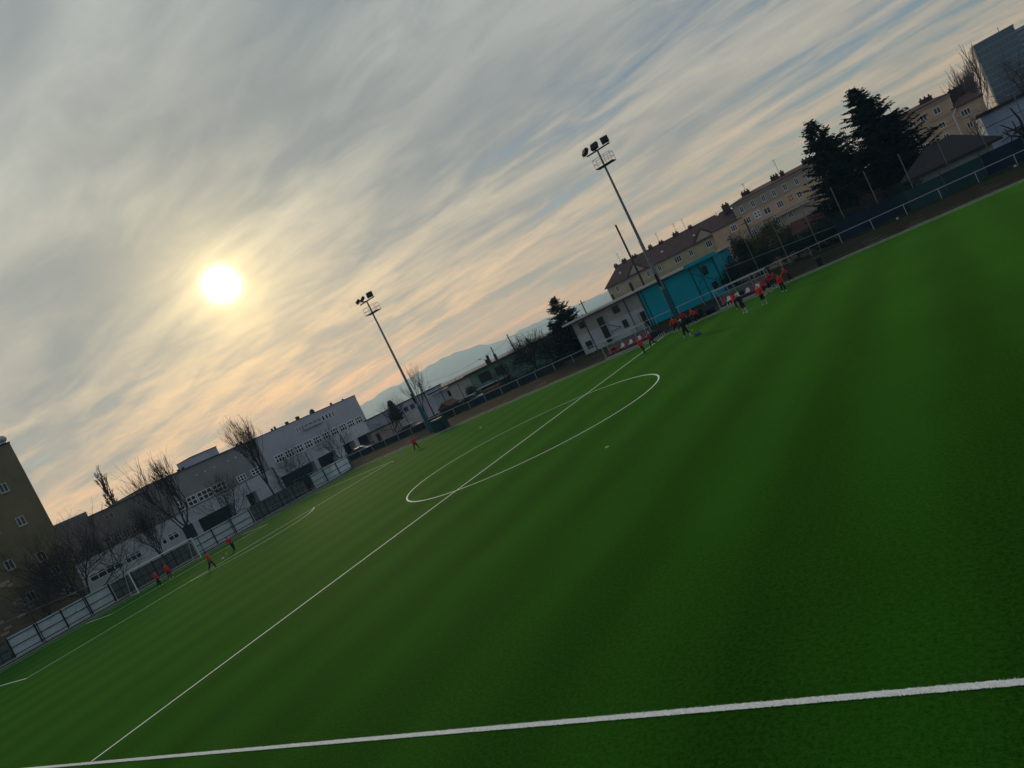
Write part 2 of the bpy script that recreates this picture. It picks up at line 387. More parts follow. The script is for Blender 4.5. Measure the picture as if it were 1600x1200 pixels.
ZL = 0.008
def strip(name, p, q, w=0.12):
    m = MB(); p, q = Vector((*p, ZL)), Vector((*q, ZL)); d = (q-p).normalized(); n = Vector((-d.y, d.x, 0))*(w/2)
    m.add([p-n, q-n, q+n, p+n], [(0, 1, 2, 3)]); return m.build(name, M_LINE, pitch)
def arc(name, c, r, a0, a1, w=0.12, z=ZL+0.001):
    m = MB(); n = max(8, int(abs(a1-a0)*r/0.25)); vs = []
    for i in range(n+1):
        t = a0+(a1-a0)*i/n
        for rr in (r-w/2, r+w/2): vs.append((c[0]+rr*math.cos(t), c[1]+rr*math.sin(t), z))
    m.add(vs, [(2*i, 2*i+1, 2*i+3, 2*i+2) for i in range(n)]); return m.build(name, M_LINE, pitch)
strip('far_touchline', (-L, Wd), (L, Wd))
strip('goal_line', (-L, -Wd+.07), (-L, Wd-.07))
strip('halfway_line', (0, -Wd+.07), (0, Wd-.07))
arc('centre_circle', (0, 0), 9.15, 0, 2*math.pi)
g0 = -L
strip('penalty_area_front', (g0+16.5, -20.22), (g0+16.5, 20.22))
strip('penalty_area_side', (g0+.07, -20.16), (g0+16.43, -20.16)); strip('penalty_area_side', (g0+.07, 20.16), (g0+16.43, 20.16))
strip('goal_area_front', (g0+5.5, -9.22), (g0+5.5, 9.22))
strip('goal_area_side', (g0+.07, -9.16), (g0+5.43, -9.16)); strip('goal_area_side', (g0+.07, 9.16), (g0+5.43, 9.16))
arc('penalty_arc', (g0+11, 0), 9.15, -math.acos(5.56/9.15), math.acos(5.56/9.15))
arc('penalty_spot', (g0+11, 0), 0.06, 0, 2*math.pi)
# near touchline: white pile standing up a little, ragged at both edges
m = MB(); rnd = random.Random(11)
x = -L; step = 0.6
while x < L:
    near = -4 < x < 32
    dx = 0.022 if near else 1.5
    a = lambda: rnd.uniform(-0.010, 0.010) if near else 0
    m.add([(x, -Wd-.06+a(), ZL), (x+dx, -Wd-.06+a(), ZL), (x+dx, -Wd+.06+a(), ZL), (x, -Wd+.06+a(), ZL)], [(0, 1, 2, 3)])
    if near:
        for k in range(6):
            fx, fy = x+rnd.uniform(0, dx), -Wd+rnd.uniform(-.066, .066); h = rnd.uniform(.010, .028)
            lx, ly = rnd.uniform(-.012, .012), rnd.uniform(-.012, .012)
            m.add([(fx-.003, fy, ZL), (fx+.003, fy, ZL), (fx+lx, fy+ly, ZL+h)], [(0, 1, 2)])
    x += dx
m.build('near_touchline', M_LINE, pitch)
# turf blades around the near line, where single tufts show
def blades(x0, x1, y0, y1, n, seed, hmin, hmax, name, mt, parent=None, zf=None, w=0.004, skip=None):
    g = np.random.default_rng(seed); X = g.uniform(x0, x1, n); Y = g.uniform(y0, y1, n)
    if skip is not None: k = ~skip(X, Y); X, Y = X[k], Y[k]; n = len(X)
    Z = np.zeros(n) if zf is None else np.array([zf(a, b) for a, b in zip(X, Y)])
    t = g.uniform(0, 2*np.pi, n); h = g.uniform(hmin, hmax, n); lx, ly = g.normal(0, .5, n)*h, g.normal(0, .5, n)*h
    co = np.empty((n, 3, 3)); co[:, 0] = np.stack([X-np.cos(t)*w, Y-np.sin(t)*w, Z], -1); co[:, 1] = np.stack([X+np.cos(t)*w, Y+np.sin(t)*w, Z], -1)
    co[:, 2] = np.stack([X+lx, Y+ly, Z+h], -1)
    me = bpy.data.meshes.new(name); me.vertices.add(3*n); me.vertices.foreach_set('co', co.reshape(-1))
    me.loops.add(3*n); me.loops.foreach_set('vertex_index', np.arange(3*n, dtype=np.int32))
    me.polygons.add(n); me.polygons.foreach_set('loop_start', np.arange(0, 3*n, 3, dtype=np.int32)); me.polygons.foreach_set('loop_total', np.full(n, 3, dtype=np.int32))
    me.update(); me.materials.append(mt)
    o = bpy.data.objects.new(name, me); COL.objects.link(o); o['kind'] = 'stuff'
    if parent is not None: o.parent = parent
    return o
tb = blades(-2, 31, -Wd-.085, -Wd+.085, 16000, 3, .008, .022, 'turf_blades', TURF, pitch, None, .004, lambda X, Y: np.abs(Y+Wd) < .052)
# verge grass and weeds on the bank
vg = blades(-55, 50, 37.3, 40.8, 26000, 4, .05, .22, 'verge_grass', M_GRASS, None, lambda a, b: gz(a, b), .012)
vg['label'] = 'rough green grass along the top of the far earth bank'; vg['category'] = 'grass'
v2 = blades(-55, 50, 31.6, 37.3, 9000, 8, .03, .12, 'bank_weeds', M_GRASS, None, lambda a, b: gz(a, b), .012)
v2['label'] = 'sparse weeds growing on the brown bank beside the far touchline'; v2['category'] = 'weeds'
# kerbs round the pitch
k = MB(); 
xk = -51.3
while xk < 52: k.box((xk+.012, 30.62, -.05), (xk+1.0-.012, 30.78, .075)); xk += 1.0
structure(k.build('far_kerb', M_CONC))
k = MB(); yk = -40.0
while yk < 30.5: k.box((-51.56, yk+.012, -.05), (-51.40, yk+1.0-.012, .075)); yk += 1.0
structure(k.build('end_kerb', M_CONC))

# ------------------------------------------------------------------ mountains and haze
sky_px = [(480, 690), (520, 662), (545, 645), (565.7, 632.6), (586.7, 620), (607.7, 605.7), (626, 600), (642.7, 588), (661, 577.7), (689, 560), (703.4, 555.5), (717.4, 547.4),
          (731.4, 546), (745.4, 539), (759.4, 538), (775.8, 535.7), (794.4, 526.4), (815.5, 514.7), (831.8, 506), (848, 500), (872, 489), (898, 476.7), (916.7, 470), (941.7, 457.5), (960, 449), (990, 436), (1040, 416), (1100, 389)]
D = 9000.0
prof = []
for a in sky_px:
    d = ray(*a); h = math.hypot(d[0], d[1]); prof.append((math.atan2(d[0], d[1]), CAM[2]+D*d[2]/h))
prof = [(prof[0][0]-.35, 30), (prof[0][0]-.15, 60)] + prof + [(prof[-1][0]+.12, prof[-1][1]*.8), (prof[-1][0]+.5, 60)]
pa, ph = [p[0] for p in prof], [p[1] for p in prof]
m = MB(); rn = random.Random(2); cols = 260; rows = 9
for i in range(cols+1):
    az = pa[0]+(pa[-1]-pa[0])*i/cols
    top = float(np.interp(az, pa, ph)) + 6*math.sin(az*310)+5*math.sin(az*173+1)
    for j in range(rows+1):
        t = j/rows; rr = D - (1-t)*2600
        zz = (top+2)*(t**1.25) - 2 + (rn.uniform(-1, 1)*28*math.sin(math.pi*t))*(t < 1)
        if j == rows: zz = top
        m.v.append((CAM[0]+rr*math.sin(az), CAM[1]+rr*math.cos(az), zz if j else -1.0))
for i in range(cols):
    for j in range(rows): a = i*(rows+1)+j; m.f.append((a, a+rows+1, a+rows+2, a+1)); m.m.append(0)
structure(m.build('mountains', mat('forest_slopes', (0.030, 0.042, 0.034), 0.95, 0.4, 0.004), smooth=True))
hz = MB(); hz.box((-9300, -2200, -3), (9300, 12200, max(ph)+25))
hz = hz.build('haze', bpy.data.materials.new('haze'), kind='stuff')
hm = hz.data.materials[0]; hm.use_nodes = True; hm.node_tree.nodes.clear()
pv = hm.node_tree.nodes.new('ShaderNodeVolumePrincipled'); ho = hm.node_tree.nodes.new('ShaderNodeOutputMaterial')
pv.inputs['Color'].default_value = (0.27, 0.54, 1.0, 1); pv.inputs['Density'].default_value = 2.6e-4; pv.inputs['Absorption Color'].default_value = (1, 1, 1, 1); pv.inputs['Anisotropy'].default_value = 0.35
hm.node_tree.links.new(pv.outputs[0], ho.inputs['Volume'])
hz['label'] = 'thin bluish haze lying over the town and the hills'; hz['category'] = 'haze'

# ------------------------------------------------------------------ goal, fences, rail, masts
def football_goal():
    t = thing('football_goal', 'white full-size football goal standing in front of the dark fence bays', 'goal', (g0, 0, 0))
    m = MB(); m.tube((0, -3.72, 0), (0, -3.72, 2.5), .06, n=10).build('post', M_WHITE, t)
    m = MB(); m.tube((0, 3.72, 0), (0, 3.72, 2.5), .06, n=10).build('post', M_WHITE, t)
    MB().tube((0, -3.66, 2.44), (0, 3.66, 2.44), .06, n=10).build('crossbar', M_WHITE, t)
    for s in (-1, 1):
        m = MB(); m.tube((-.03, 3.72*s, 2.42), (-.9, 3.72*s, 2.40), .022, n=6); m.tube((-.9, 3.72*s, 2.40), (-1.75, 3.72*s, .04), .022, n=6)
        m.tube((-.06, 3.72*s, .04), (-1.75, 3.72*s, .04), .022, n=6).build('net_stanchion', M_WHITE, t)
    MB().tube((-1.75, -3.72, .04), (-1.75, 3.72, .04), .022, n=6).build('ground_bar', M_WHITE, t)
    m = MB(); w = .0035
    prof_ = [(-.06, 2.42), (-.9, 2.38), (-1.75, .06)]
    def pt(s):
        if s < .26: q = s/.26; a, b = prof_[0], prof_[1]
        else: q = (s-.26)/.74; a, b = prof_[1], prof_[2]
        return a[0]+(b[0]-a[0])*q, a[1]+(b[1]-a[1])*q
    for i in range(61):
        y = -3.7+7.4*i/60; ps = [pt(s) for s in (0, .26, 1)]
        for a, b in zip(ps, ps[1:]): m.add([(a[0], y-w, a[1]), (a[0], y+w, a[1]), (b[0], y+w, b[1]), (b[0], y-w, b[1])], [(0, 1, 2, 3)])
    for j in range(27):
        a = pt(j/26); m.add([(a[0], -3.7, a[1]-w), (a[0], 3.7, a[1]-w), (a[0], 3.7, a[1]+w), (a[0], -3.7, a[1]+w)], [(0, 1, 2, 3)])
    for s in (-1, 1):
        for i in range(14):
            x = -.08-1.6*i/13; zt = 2.40 if x > -.9 else 2.40+(x+.9)/.85*2.36
            m.add([(x-w, 3.72*s, .05), (x+w, 3.72*s, .05), (x+w, 3.72*s, zt), (x-w, 3.72*s, zt)], [(0, 1, 2, 3)])
    m.build('net', M_GNET, t)
football_goal()

FXE = -54.7
def panel_fence():
    t = thing('panel_fence', 'long end fence of pale sheet panels and dark bays behind the goal', 'fence', (FXE, 0, 0))
    bay = 2.45
    def section(y0, y1, pale, top=2.12):
        n = max(1, round((y1-y0)/bay)); st = (y1-y0)/n
        for i in range(n+1):
            if i == n and not pale: continue
            y = y0+i*st
            MB().box((-.02, y-.055, 0), (.10, y+.055, top-.05)).build('post', M_DKGREEN, t)
        for i in range(n):
            a, b = y0+i*st+.055, y0+(i+1)*st-.055
            if pale:
                p = MB(); p.box((-.05, a, .12), (-.024, b, top)); p = p.build('panel', M_PANEL, t)
                for z in (.32, 1.08, 1.92): MB().box((-.022, a, z-.035), (.045, b, z+.035)).build('rail', M_DKGREEN, p)
            else:
                p = MB(); p.box((-.05, a, .12), (-.024, b, top-.16)); p = p.build('panel', M_DPANEL, t)
                for z in (.32, 1.05, 1.86): MB().box((-.022, a, z-.035), (.040, b, z+.035)).build('rail', M_DKGREEN, p)
                for q in (1/3, 2/3): MB().box((-.0215, a+(b-a)*q-.03, .14), (.03, a+(b-a)*q+.03, top-.2)).build('batten', M_DKGREEN, p)
    section(-38, -13.75, False); section(-13.6, -3.75, True); section(-3.6, 6.2, False)
    section(6.35, 14.85, True); section(15.0, 24.6, False); section(25.7, 33.5, True)
    for y in (-3.62, 6.28, 14.92): MB().box((.12, y-.035, 0), (.19, y+.035, 2.28)).build('gate_post', M_WHITE, t)
    MB().box((-.15, -38, -.02), (.15, 33.6, .10)).build('plinth', M_CONC, t)
panel_fence()

def ball_net(name, label, A, B, z0, z1, gap, nsp, cell=.125, pole_r=.045, pm=None, w=.005):
    """net between poles from A to B (xy), z0..z1, poles to the ground"""
    A, B = Vector((*A, 0)), Vector((*B, 0)); d = (B-A); Ln = d.length; d.normalize(); nn = Vector((-d.y, d.x, 0))
    t = thing(name, label, 'net', A)
    k = int(Ln/gap)
    for i in range(k+1):
        p = d*(i*gap); g = gz(*(A+p)[:2])
        MB().tube((p.x, p.y, g-.1), (p.x, p.y, z1+.03), pole_r, n=6).build('pole', pm or M_DKGREEN, t)
    MB().tube((0, 0, z1), tuple(d*(k*gap)), .012).build('cable', M_STEEL, t).data.transform(Matrix.Identity(4))
    c = t.children[-1].data
    for v in c.vertices: v.co.z = z1 + (v.co.z if abs(v.co.z) < .5 else v.co.z-z1)
    m = MB(); n = int(k*gap/cell)
    for i in range(n+1):
        q = d*(i*cell); m.add([q-d*w+Vector((0, 0, z0)), q+d*w+Vector((0, 0, z0)), q+d*w+Vector((0, 0, z1)), q-d*w+Vector((0, 0, z1))], [(0, 1, 2, 3)])
    e = d*(k*gap); z = z0
    while z <= z1+.001:
        m.add([Vector((0, 0, z-w)), e+Vector((0, 0, z-w)), e+Vector((0, 0, z+w)), Vector((0, 0, z+w))], [(0, 1, 2, 3)]); z += cell
    m.build('netting', M_NET, t)
    return t
ball_net('ball_stop_net', 'tall dark green ball-stop net on thin poles along the goal end', (FXE+.35, -38.2), (FXE+.35, 34.0), .25, 5.58, 8.75/2+.15, None, w=.007)

RAIL_Y = 38.5
def rail_fence():
    t = thing('rail_fence', 'galvanised spectator rail with single top bar along the far bank', 'railing', (0, RAIL_Y, BANK_Z))
    x = 32.4-2.985*36; n = 0
    pm = MB().tube((0, 0, -.15), (0, 0, 1.05), .028, n=8).build('post', M_STEEL, t, (x, 0, 0))
    while x < 60:
        x += 2.985
        o = pm.copy(); COL.objects.link(o); o.location = (x, 0, 0); o.parent = t; n += 1
    MB().tube((32.4-2.985*36, 0, 1.07), (60, 0, 1.07), .030, n=8).build('top_rail', M_STEEL, t)
rail_fence()

def mast(label, x, y, h, lamps, rz):
    t = thing('floodlight_mast', label, 'floodlight', (x, y, 0), 0, 'floodlight masts along the far touchline')
    MB().tube((0, 0, -.1), (0, 0, 4.3), .27, .24, n=12).build('base_sleeve', M_TEALP, t)
    MB().tube((0, 0, 4.3), (0, 0, h-.4), .20, .10, n=12).build('pole', M_MASTC, t)
    MB().box((-.5, -.5, -.1), (.5, .5, .10)).build('footing', M_CONC, t)
    MB().box((-.13, -.34, 4.7), (.13, -.20, 6.2)).build('switch_box', M_BLACK, t)
    # service platform with guard rail
    zp = h-2.25
    p = MB(); p.box((-.85, -.55, zp), (1.25, .55, zp+.09)); p = p.build('platform', M_BLACK, t)
    for (a, b) in (((-.85, -.55), (1.25, -.55)), ((-.85, .55), (1.25, .55)), ((-.85, -.55), (-.85, .55)), ((1.25, -.55), (1.25, .55))):
        m = MB()
        for z in (.55, 1.05):
            m.tube((*a, zp+z), (*b, zp+z), .020, n=5)
        m.build('guard_rail', M_BLACK, p)
    for q in ((-.85, -.55), (1.25, -.55), (-.85, .55), (1.25, .55), (.55, -.55), (.55, .55)):
        MB().tube((*q, zp+.09), (*q, zp+1.06), .020, n=5).build('guard_post', M_BLACK, p)
    ca_ = MB().bar((-1.35, 0, h-.4), (1.55, 0, h-.4), .14, .14).build('cross_arm', M_BLACK, t)
    MB().bar((0, 0, h-.38), (0, -.9, h-.38), .10, .10).build('arm_bracket', M_BLACK, t)
    for (lx, yaw, tilt) in lamps:
        l = bpy.data.objects.new('floodlight', None); 
        m = MB(); m.box((-.42, -.20, -.33), (.42, .12, .33)); 
        for i in range(5): m.box((-.40, .125, -.30+i*.13), (.40, .21, -.25+i*.13))
        o = m.build('floodlight', M_BLACK, t, (lx, 0, h+.12)); o.rotation_euler = (R(tilt), 0, R(yaw))
        g = MB().box((-.37, -.215, -.28), (.37, -.203, .28)).build('lens', M_BLACK, o)
        MB().bar((-.3, 0, -.62), (-.3, 0, -.2), .05, .05).build('bracket', M_BLACK, o)
    return t
p1 = PY(674, 678, 34.2); mast('green-footed floodlight mast beside the dark teal container, nearer the goal', p1[0]+.2, 34.2, 20.7, ((-1.45, -50, -58), (-.55, -35, -52), (1.0, 25, -24)), 0)
mast('taller-looking floodlight mast standing in front of the teal clubhouse', .25, 34.9, 21.2, ((-1.3, -40, -34), (-.1, -15, -24), (1.2, 20, -20)), 0)

# ------------------------------------------------------------------ buildings
def facade_window(parent, F, u0, u1, z0, z1, n=2, frame=None, glass=None, trans=None, fw=.07, name='window', sill=False):
    fr = MB()
    def b(ua, ub, za, zb, wa, wb, mb): 
        p, q = F(ua, za, wa), F(ub, zb, wb); mb.box(p, q)
    b(u0, u1, z0, z0+fw, .0, .06, fr); b(u0, u1, z1-fw, z1, .0, .06, fr)
    b(u0, u0+fw, z0+fw, z1-fw, .0, .06, fr); b(u1-fw, u1, z0+fw, z1-fw, .0, .06, fr)
    for i in range(1, n):
        u = u0+(u1-u0)*i/n; b(u-fw/2, u+fw/2, z0+fw, z1-fw, .001, .055, fr)
    if trans: z = z0+(z1-z0)*trans; b(u0+fw, u1-fw, z-fw/2, z+fw/2, .002, .050, fr)
    if sill: b(u0-.08, u1+.08, z0-.06, z0-.002, .0, .14, fr)
    o = fr.build(name, frame or M_FRAME, parent)
    for i in range(n):
        a, c = u0+(u1-u0)*i/n, u0+(u1-u0)*(i+1)/n
        g = MB(); b(a+fw*.6, c-fw*.6, z0+fw*.7, z1-fw*.7, .008, .02, g); g.build('pane', glass or M_GLASS, o)
    return o
def bx(parent, name, F, u0, u1, z0, z1, w0, w1, mt):
    return MB().box(F(u0, z0, w0), F(u1, z1, w1)).build(name, mt, parent)

# school (coordinates measured on the plane x=-74 and carried back to x=-90)
XS = -90.0; kS = (XS-CAM[0])/(-74-CAM[0])
def sy(y): return CAM[1]+(y-CAM[1])*kS
def sz(z): return CAM[2]+(z-CAM[2])*kS
def school():
    t = thing('school_building', 'long three-storey grey flat-roofed school behind the goal-end fence', 'building', (XS, 0, 0))
    F = lambda u, z, w: (w, u, z)
    top = sz(11.05)
    y0, ym, y1 = sy(14.8), sy(34.6), sy(59.5)
    g3 = sz(3.5)
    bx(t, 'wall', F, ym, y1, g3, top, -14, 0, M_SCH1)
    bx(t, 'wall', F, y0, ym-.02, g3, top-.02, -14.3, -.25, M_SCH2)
    bx(t, 'lower_band', F, sy(35), y1+.03, g3-.25, sz(5.45), -3, .10, M_SCHW)
    bx(t, 'lower_band', F, y0, sy(34.95), g3-.25, sz(5.25), -3, -.12, M_SCHW)
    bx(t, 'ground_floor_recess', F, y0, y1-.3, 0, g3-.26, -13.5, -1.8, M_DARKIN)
    for a, b in ((14.8, 17.4), (18.4, 19.4), (25.6, 28.3), (30.2, 35.7), (43.4, 44.3), (48.8, 51.0), (54.0, 55.0), (59.0, 59.5)):
        bx(t, 'pillar', F, sy(a), sy(b), 0, g3-.27, -1.79, .02, M_SCHW)
    for a, b in ((17.4, 18.4), (19.4, 25.6), (28.3, 30.2), (35.7, 43.4), (44.3, 48.8)):
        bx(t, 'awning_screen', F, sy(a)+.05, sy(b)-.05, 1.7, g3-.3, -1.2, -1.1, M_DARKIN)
    rf = bx(t, 'roof_edge', F, y0-.1, y1+.15, top, top+.10, -14.1, .12, M_ROOFD)
    # roof vents
    for px_, py_, w, h in ((423, 668, .35, .7), (428, 666, .35, .9), (447, 659, .9, .8), (464, 652, 1.1, 1.0), (487, 643, 1.6, .9), (487, 642, .7, 1.3), (517, 631, .5, .8), (534, 622, .3, .5), (279, 735, .5, .6), (286, 732, .5, .6), (372, 698, .5, .7), (378, 696, .5, .8)):
        y = PX(px_, py_, XS-2)[1]; bx(rf, 'vent', F, y-w*.35, y+w*.35, top+.10, top+.1+h*.75, -2.2, -1.8, M_BRICK)
    pn = bx(t, 'roof_house', F, sy(23.9), sy(28.7), top, sz(12.45), -7, -2, M_SCH1)
    bx(pn, 'coping', F, sy(23.85), sy(28.8), sz(12.45), sz(12.45)+.12, -7.1, -1.85, M_ROOFD)
    # middle window band
    a, b = 36.2, 58.7
    for i in range(10):
        u0, u1 = a+(b-a)*i/10+.10, a+(b-a)*(i+1)/10-.22
        facade_window(t, lambda u, z, w: F(u, z, w+.002), sy(u0), sy(u1), sz(5.6), sz(7.0), 3, trans=.55, fw=.16)
    for u0, u1, n in ((17.6, 18.7, 2), (19.3, 20.9, 2), (21.1, 23.7, 3), (23.9, 26.3, 3), (28.4, 30.1, 3), (31.2, 33.4, 3)):
        facade_window(t, lambda u, z, w: F(u, z, w-.25), sy(u0), sy(u1), sz(5.55), sz(7.0) if u0 < 27 else sz(6.6), n, trans=.5, fw=.14)
    # top floor
    for u0, u1, n in ((43.0, 43.45, 1), (43.6, 44.05, 1), (49.4, 50.1, 1), (50.35, 51.0, 1), (51.2, 51.8, 1), (52.1, 52.6, 1), (52.85, 53.2, 1)):
        facade_window(t, F, sy(u0), sy(u1), sz(8.95), sz(10.0), n, fw=.12)
    by_ = bx(t, 'oriel', F, sy(44.5), sy(49.0), sz(8.9), sz(9.75), .0, .5, M_SCH1)
    for i in range(4): bx(by_, 'slot', lambda u, z, w: F(u, z, w), sy(44.8+i*1.05), sy(45.5+i*1.05), sz(9.45), sz(9.62), .50, .52, M_DARKIN)
    for yy in (16.5, 18.0, 19.7, 22.3, 23.8, 25.0):
        o = bx(t, 'wall_lamp', lambda u, z, w: F(u, z, w-.25), sy(yy+6), sy(yy+6)+.25, sz(9.45), sz(9.6), .0, .12, M_WHITE)
    # drainpipes
    for yy in (35.1, 42.4, 51.5): MB().tube(F(sy(yy), .2, .20), F(sy(yy), sz(5.4), .20), .07, n=6).build('drainpipe', M_DARKIN, t)
    # east wing on the left: darker and stepped
    top2 = sz(10.35)
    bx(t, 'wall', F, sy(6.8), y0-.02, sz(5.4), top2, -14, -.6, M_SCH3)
    bx(t, 'roof_edge', F, sy(6.75), y0-.12, top2, top2+.12, -14.1, -.45, M_ROOFD)
    bx(t, 'stair_block', F, sy(1.6), sy(6.78), 0, sz(11.2), -12, -1.4, M_SCH3)
    bx(t, 'stair_block', F, sy(-4.0), sy(1.55), 0, sz(10.95), -12.2, -1.6, M_SCH3)
    ov = bx(t, 'overhanging_storey', F, sy(5.8), sy(16.4), sz(6.85), sz(8.35), -.58, 1.2, M_SCH3)
    bx(t, 'wall', F, sy(5.9), sy(16.3), sz(5.4), sz(6.83), -.58, 1.0, M_SCH3)
    for i in range(8):
        u0 = 6.2+i*1.25; facade_window(t, lambda u, z, w: F(u, z, w+1.0), sy(u0), sy(u0+.85), sz(5.55), sz(6.75), 2, M_FRAMED, trans=.5, fw=.09)
    for u0 in (8.2, 8.9, 12.9, 13.6, 14.2): facade_window(t, lambda u, z, w: F(u, z, w-.6), sy(u0), sy(u0+.5), sz(9.0), sz(9.65), 1, M_FRAMED, fw=.09)
    bx(t, 'lower_wing', F, sy(1.0), sy(17.2), 0, sz(5.4), -3, 2.6, M_SCHW)
    bx(t, 'wing_roof_edge', F, sy(.9), sy(17.3), sz(5.4), sz(5.4)+.10, -.4, 2.75, M_ROOFD)
    for u0, u1, n in ((2.5, 6.8, 4), (7.3, 9.5, 3), (12.6, 13.3, 1), (13.6, 15.2, 2)):
        facade_window(t, lambda u, z, w: F(u, z, w+2.6), sy(u0)-.6, sy(u1)-.6, sz(2.4), sz(3.4), n, fw=.12, trans=.7)
    bx(t, 'awning_screen', lambda u, z, w: F(u, z, w+2.6), sy(15.4), sy(17.1), .3, sz(3.4), 0, .05, M_DARKIN)
school()

def brown_block():
    X = -63.0
    t = thing('apartment_block', 'tall umber plaster block with peeling wall at the left edge', 'building', (X, 0, 0))
    F = lambda u, z, w: (w, u, z)
    yr = PX(15, 692, X)[1]; top = PX(15, 692, X)[2]
    w = bx(t, 'wall', F, -40, yr, 0, top, -13, 0, M_BROWNB)
    bx(t, 'roof_edge', F, -40, yr+.05, top, top+.15, -13.05, .1, M_ROOFD)
    v = MB(); q = PX(4, 690, X-1)
    v.tube((-1, q[1], top), (-1, q[1], top+.5), .30, n=10); v.ell((-1, q[1], top+.8), (.50, .50, .45), 12, 8); v.build('roof_vent', M_STEEL, t)
    for a in ((-5.35, 16.0, 17.05), (-5.35, 11.9, 12.95), (-8.0, 12.1, 13.2), (-5.2, 7.4, 8.5), (-4.6, 5.4, 6.4), (-8.0, 16.1, 17.2), (-8.2, 8.0, 9.1), (-10.8, 12.1, 13.2), (-10.8, 16.1, 17.2), (-4.4, 2.6, 3.5), (-7.8, 4.0, 5.0)):
        facade_window(t, F, a[0], a[0]+.85, a[1], a[2], 2, frame=mat('window_frame_grey', (0.48, 0.49, 0.50), 0.7, 0.15, 4), fw=.09, sill=True)
    rn = random.Random(4)
    for px_, py_, w_ in ((5, 912, 1.1), (16, 914, .5), (30, 937, 1.2), (34, 940, .8), (42, 943, .6), (47, 948, .7), (33, 962, .7), (12, 981, .7), (8, 990, .8), (28, 941, .7), (38, 934, .5), (2, 972, .4), (3, 916, .8)):
        q = PX(px_, py_, X); bx(w, 'stone', F, q[1]-w_/2, q[1]+w_/2, q[2]-.13, q[2]+.13, -.02, .05, M_STONE)
brown_block()

# far tenements (measured on y=80 and carried back to y=138)
YT = 138.0; kT = (YT-CAM[1])/(80-CAM[1])
def tx(x): return CAM[0]+(x-CAM[0])*kT
def tz(z): return CAM[2]+(z-CAM[2])*kT
def hip_roof(t, x0, x1, y0, y1, z0, h, mt, inset=None, name='roof', thick=.25):
    ins = inset if inset is not None else (y1-y0)/2
    ym = (y0+y1)/2; m = MB()
    vs = [(x0, y0, z0), (x1, y0, z0), (x1, y1, z0), (x0, y1, z0), (x0+ins, ym, z0+h), (x1-ins, ym, z0+h),
          (x0, y0, z0-thick), (x1, y0, z0-thick), (x1, y1, z0-thick), (x0, y1, z0-thick)]
    m.add(vs, [(0, 1, 5, 4), (1, 2, 5), (2, 3, 4, 5), (3, 0, 4), (6, 7, 1, 0), (7, 8, 2, 1), (8, 9, 3, 2), (9, 6, 0, 3), (9, 8, 7, 6)])
    return m.build(name, mt, t)
def chimney(par, x, y, z0, w, h, n=3):
    m = MB(); m.box((x-w/2, y-.45, z0), (x+w/2, y+.45, z0+h)); m.box((x-w/2-.08, y-.52, z0+h), (x+w/2+.08, y+.52, z0+h+.15))
    for i in range(n):
        xx = x-w/2+w*(i+.5)/n; m.box((xx-.16, y-.16, z0+h+.15), (xx+.16, y+.16, z0+h+.55))
    return m.build('chimney', M_BRICK, par)
def aerial(par, x, y, z0, h):
    m = MB(); m.tube((x, y, z0), (x, y, z0+h), .045, n=5); m.bar((x-.5, y, z0+h*.9), (x+.5, y, z0+h*.9), .05, .05); m.bar((x-.3, y, z0+h*.75), (x+.3, y, z0+h*.75), .05, .05)
    return m.build('aerial', M_BLACK, par)
def wins(t, F, lst, z0, z1, **k):
    for u0, u1, n in lst: facade_window(t, F, u0, u1, z0, z1, n, **k)
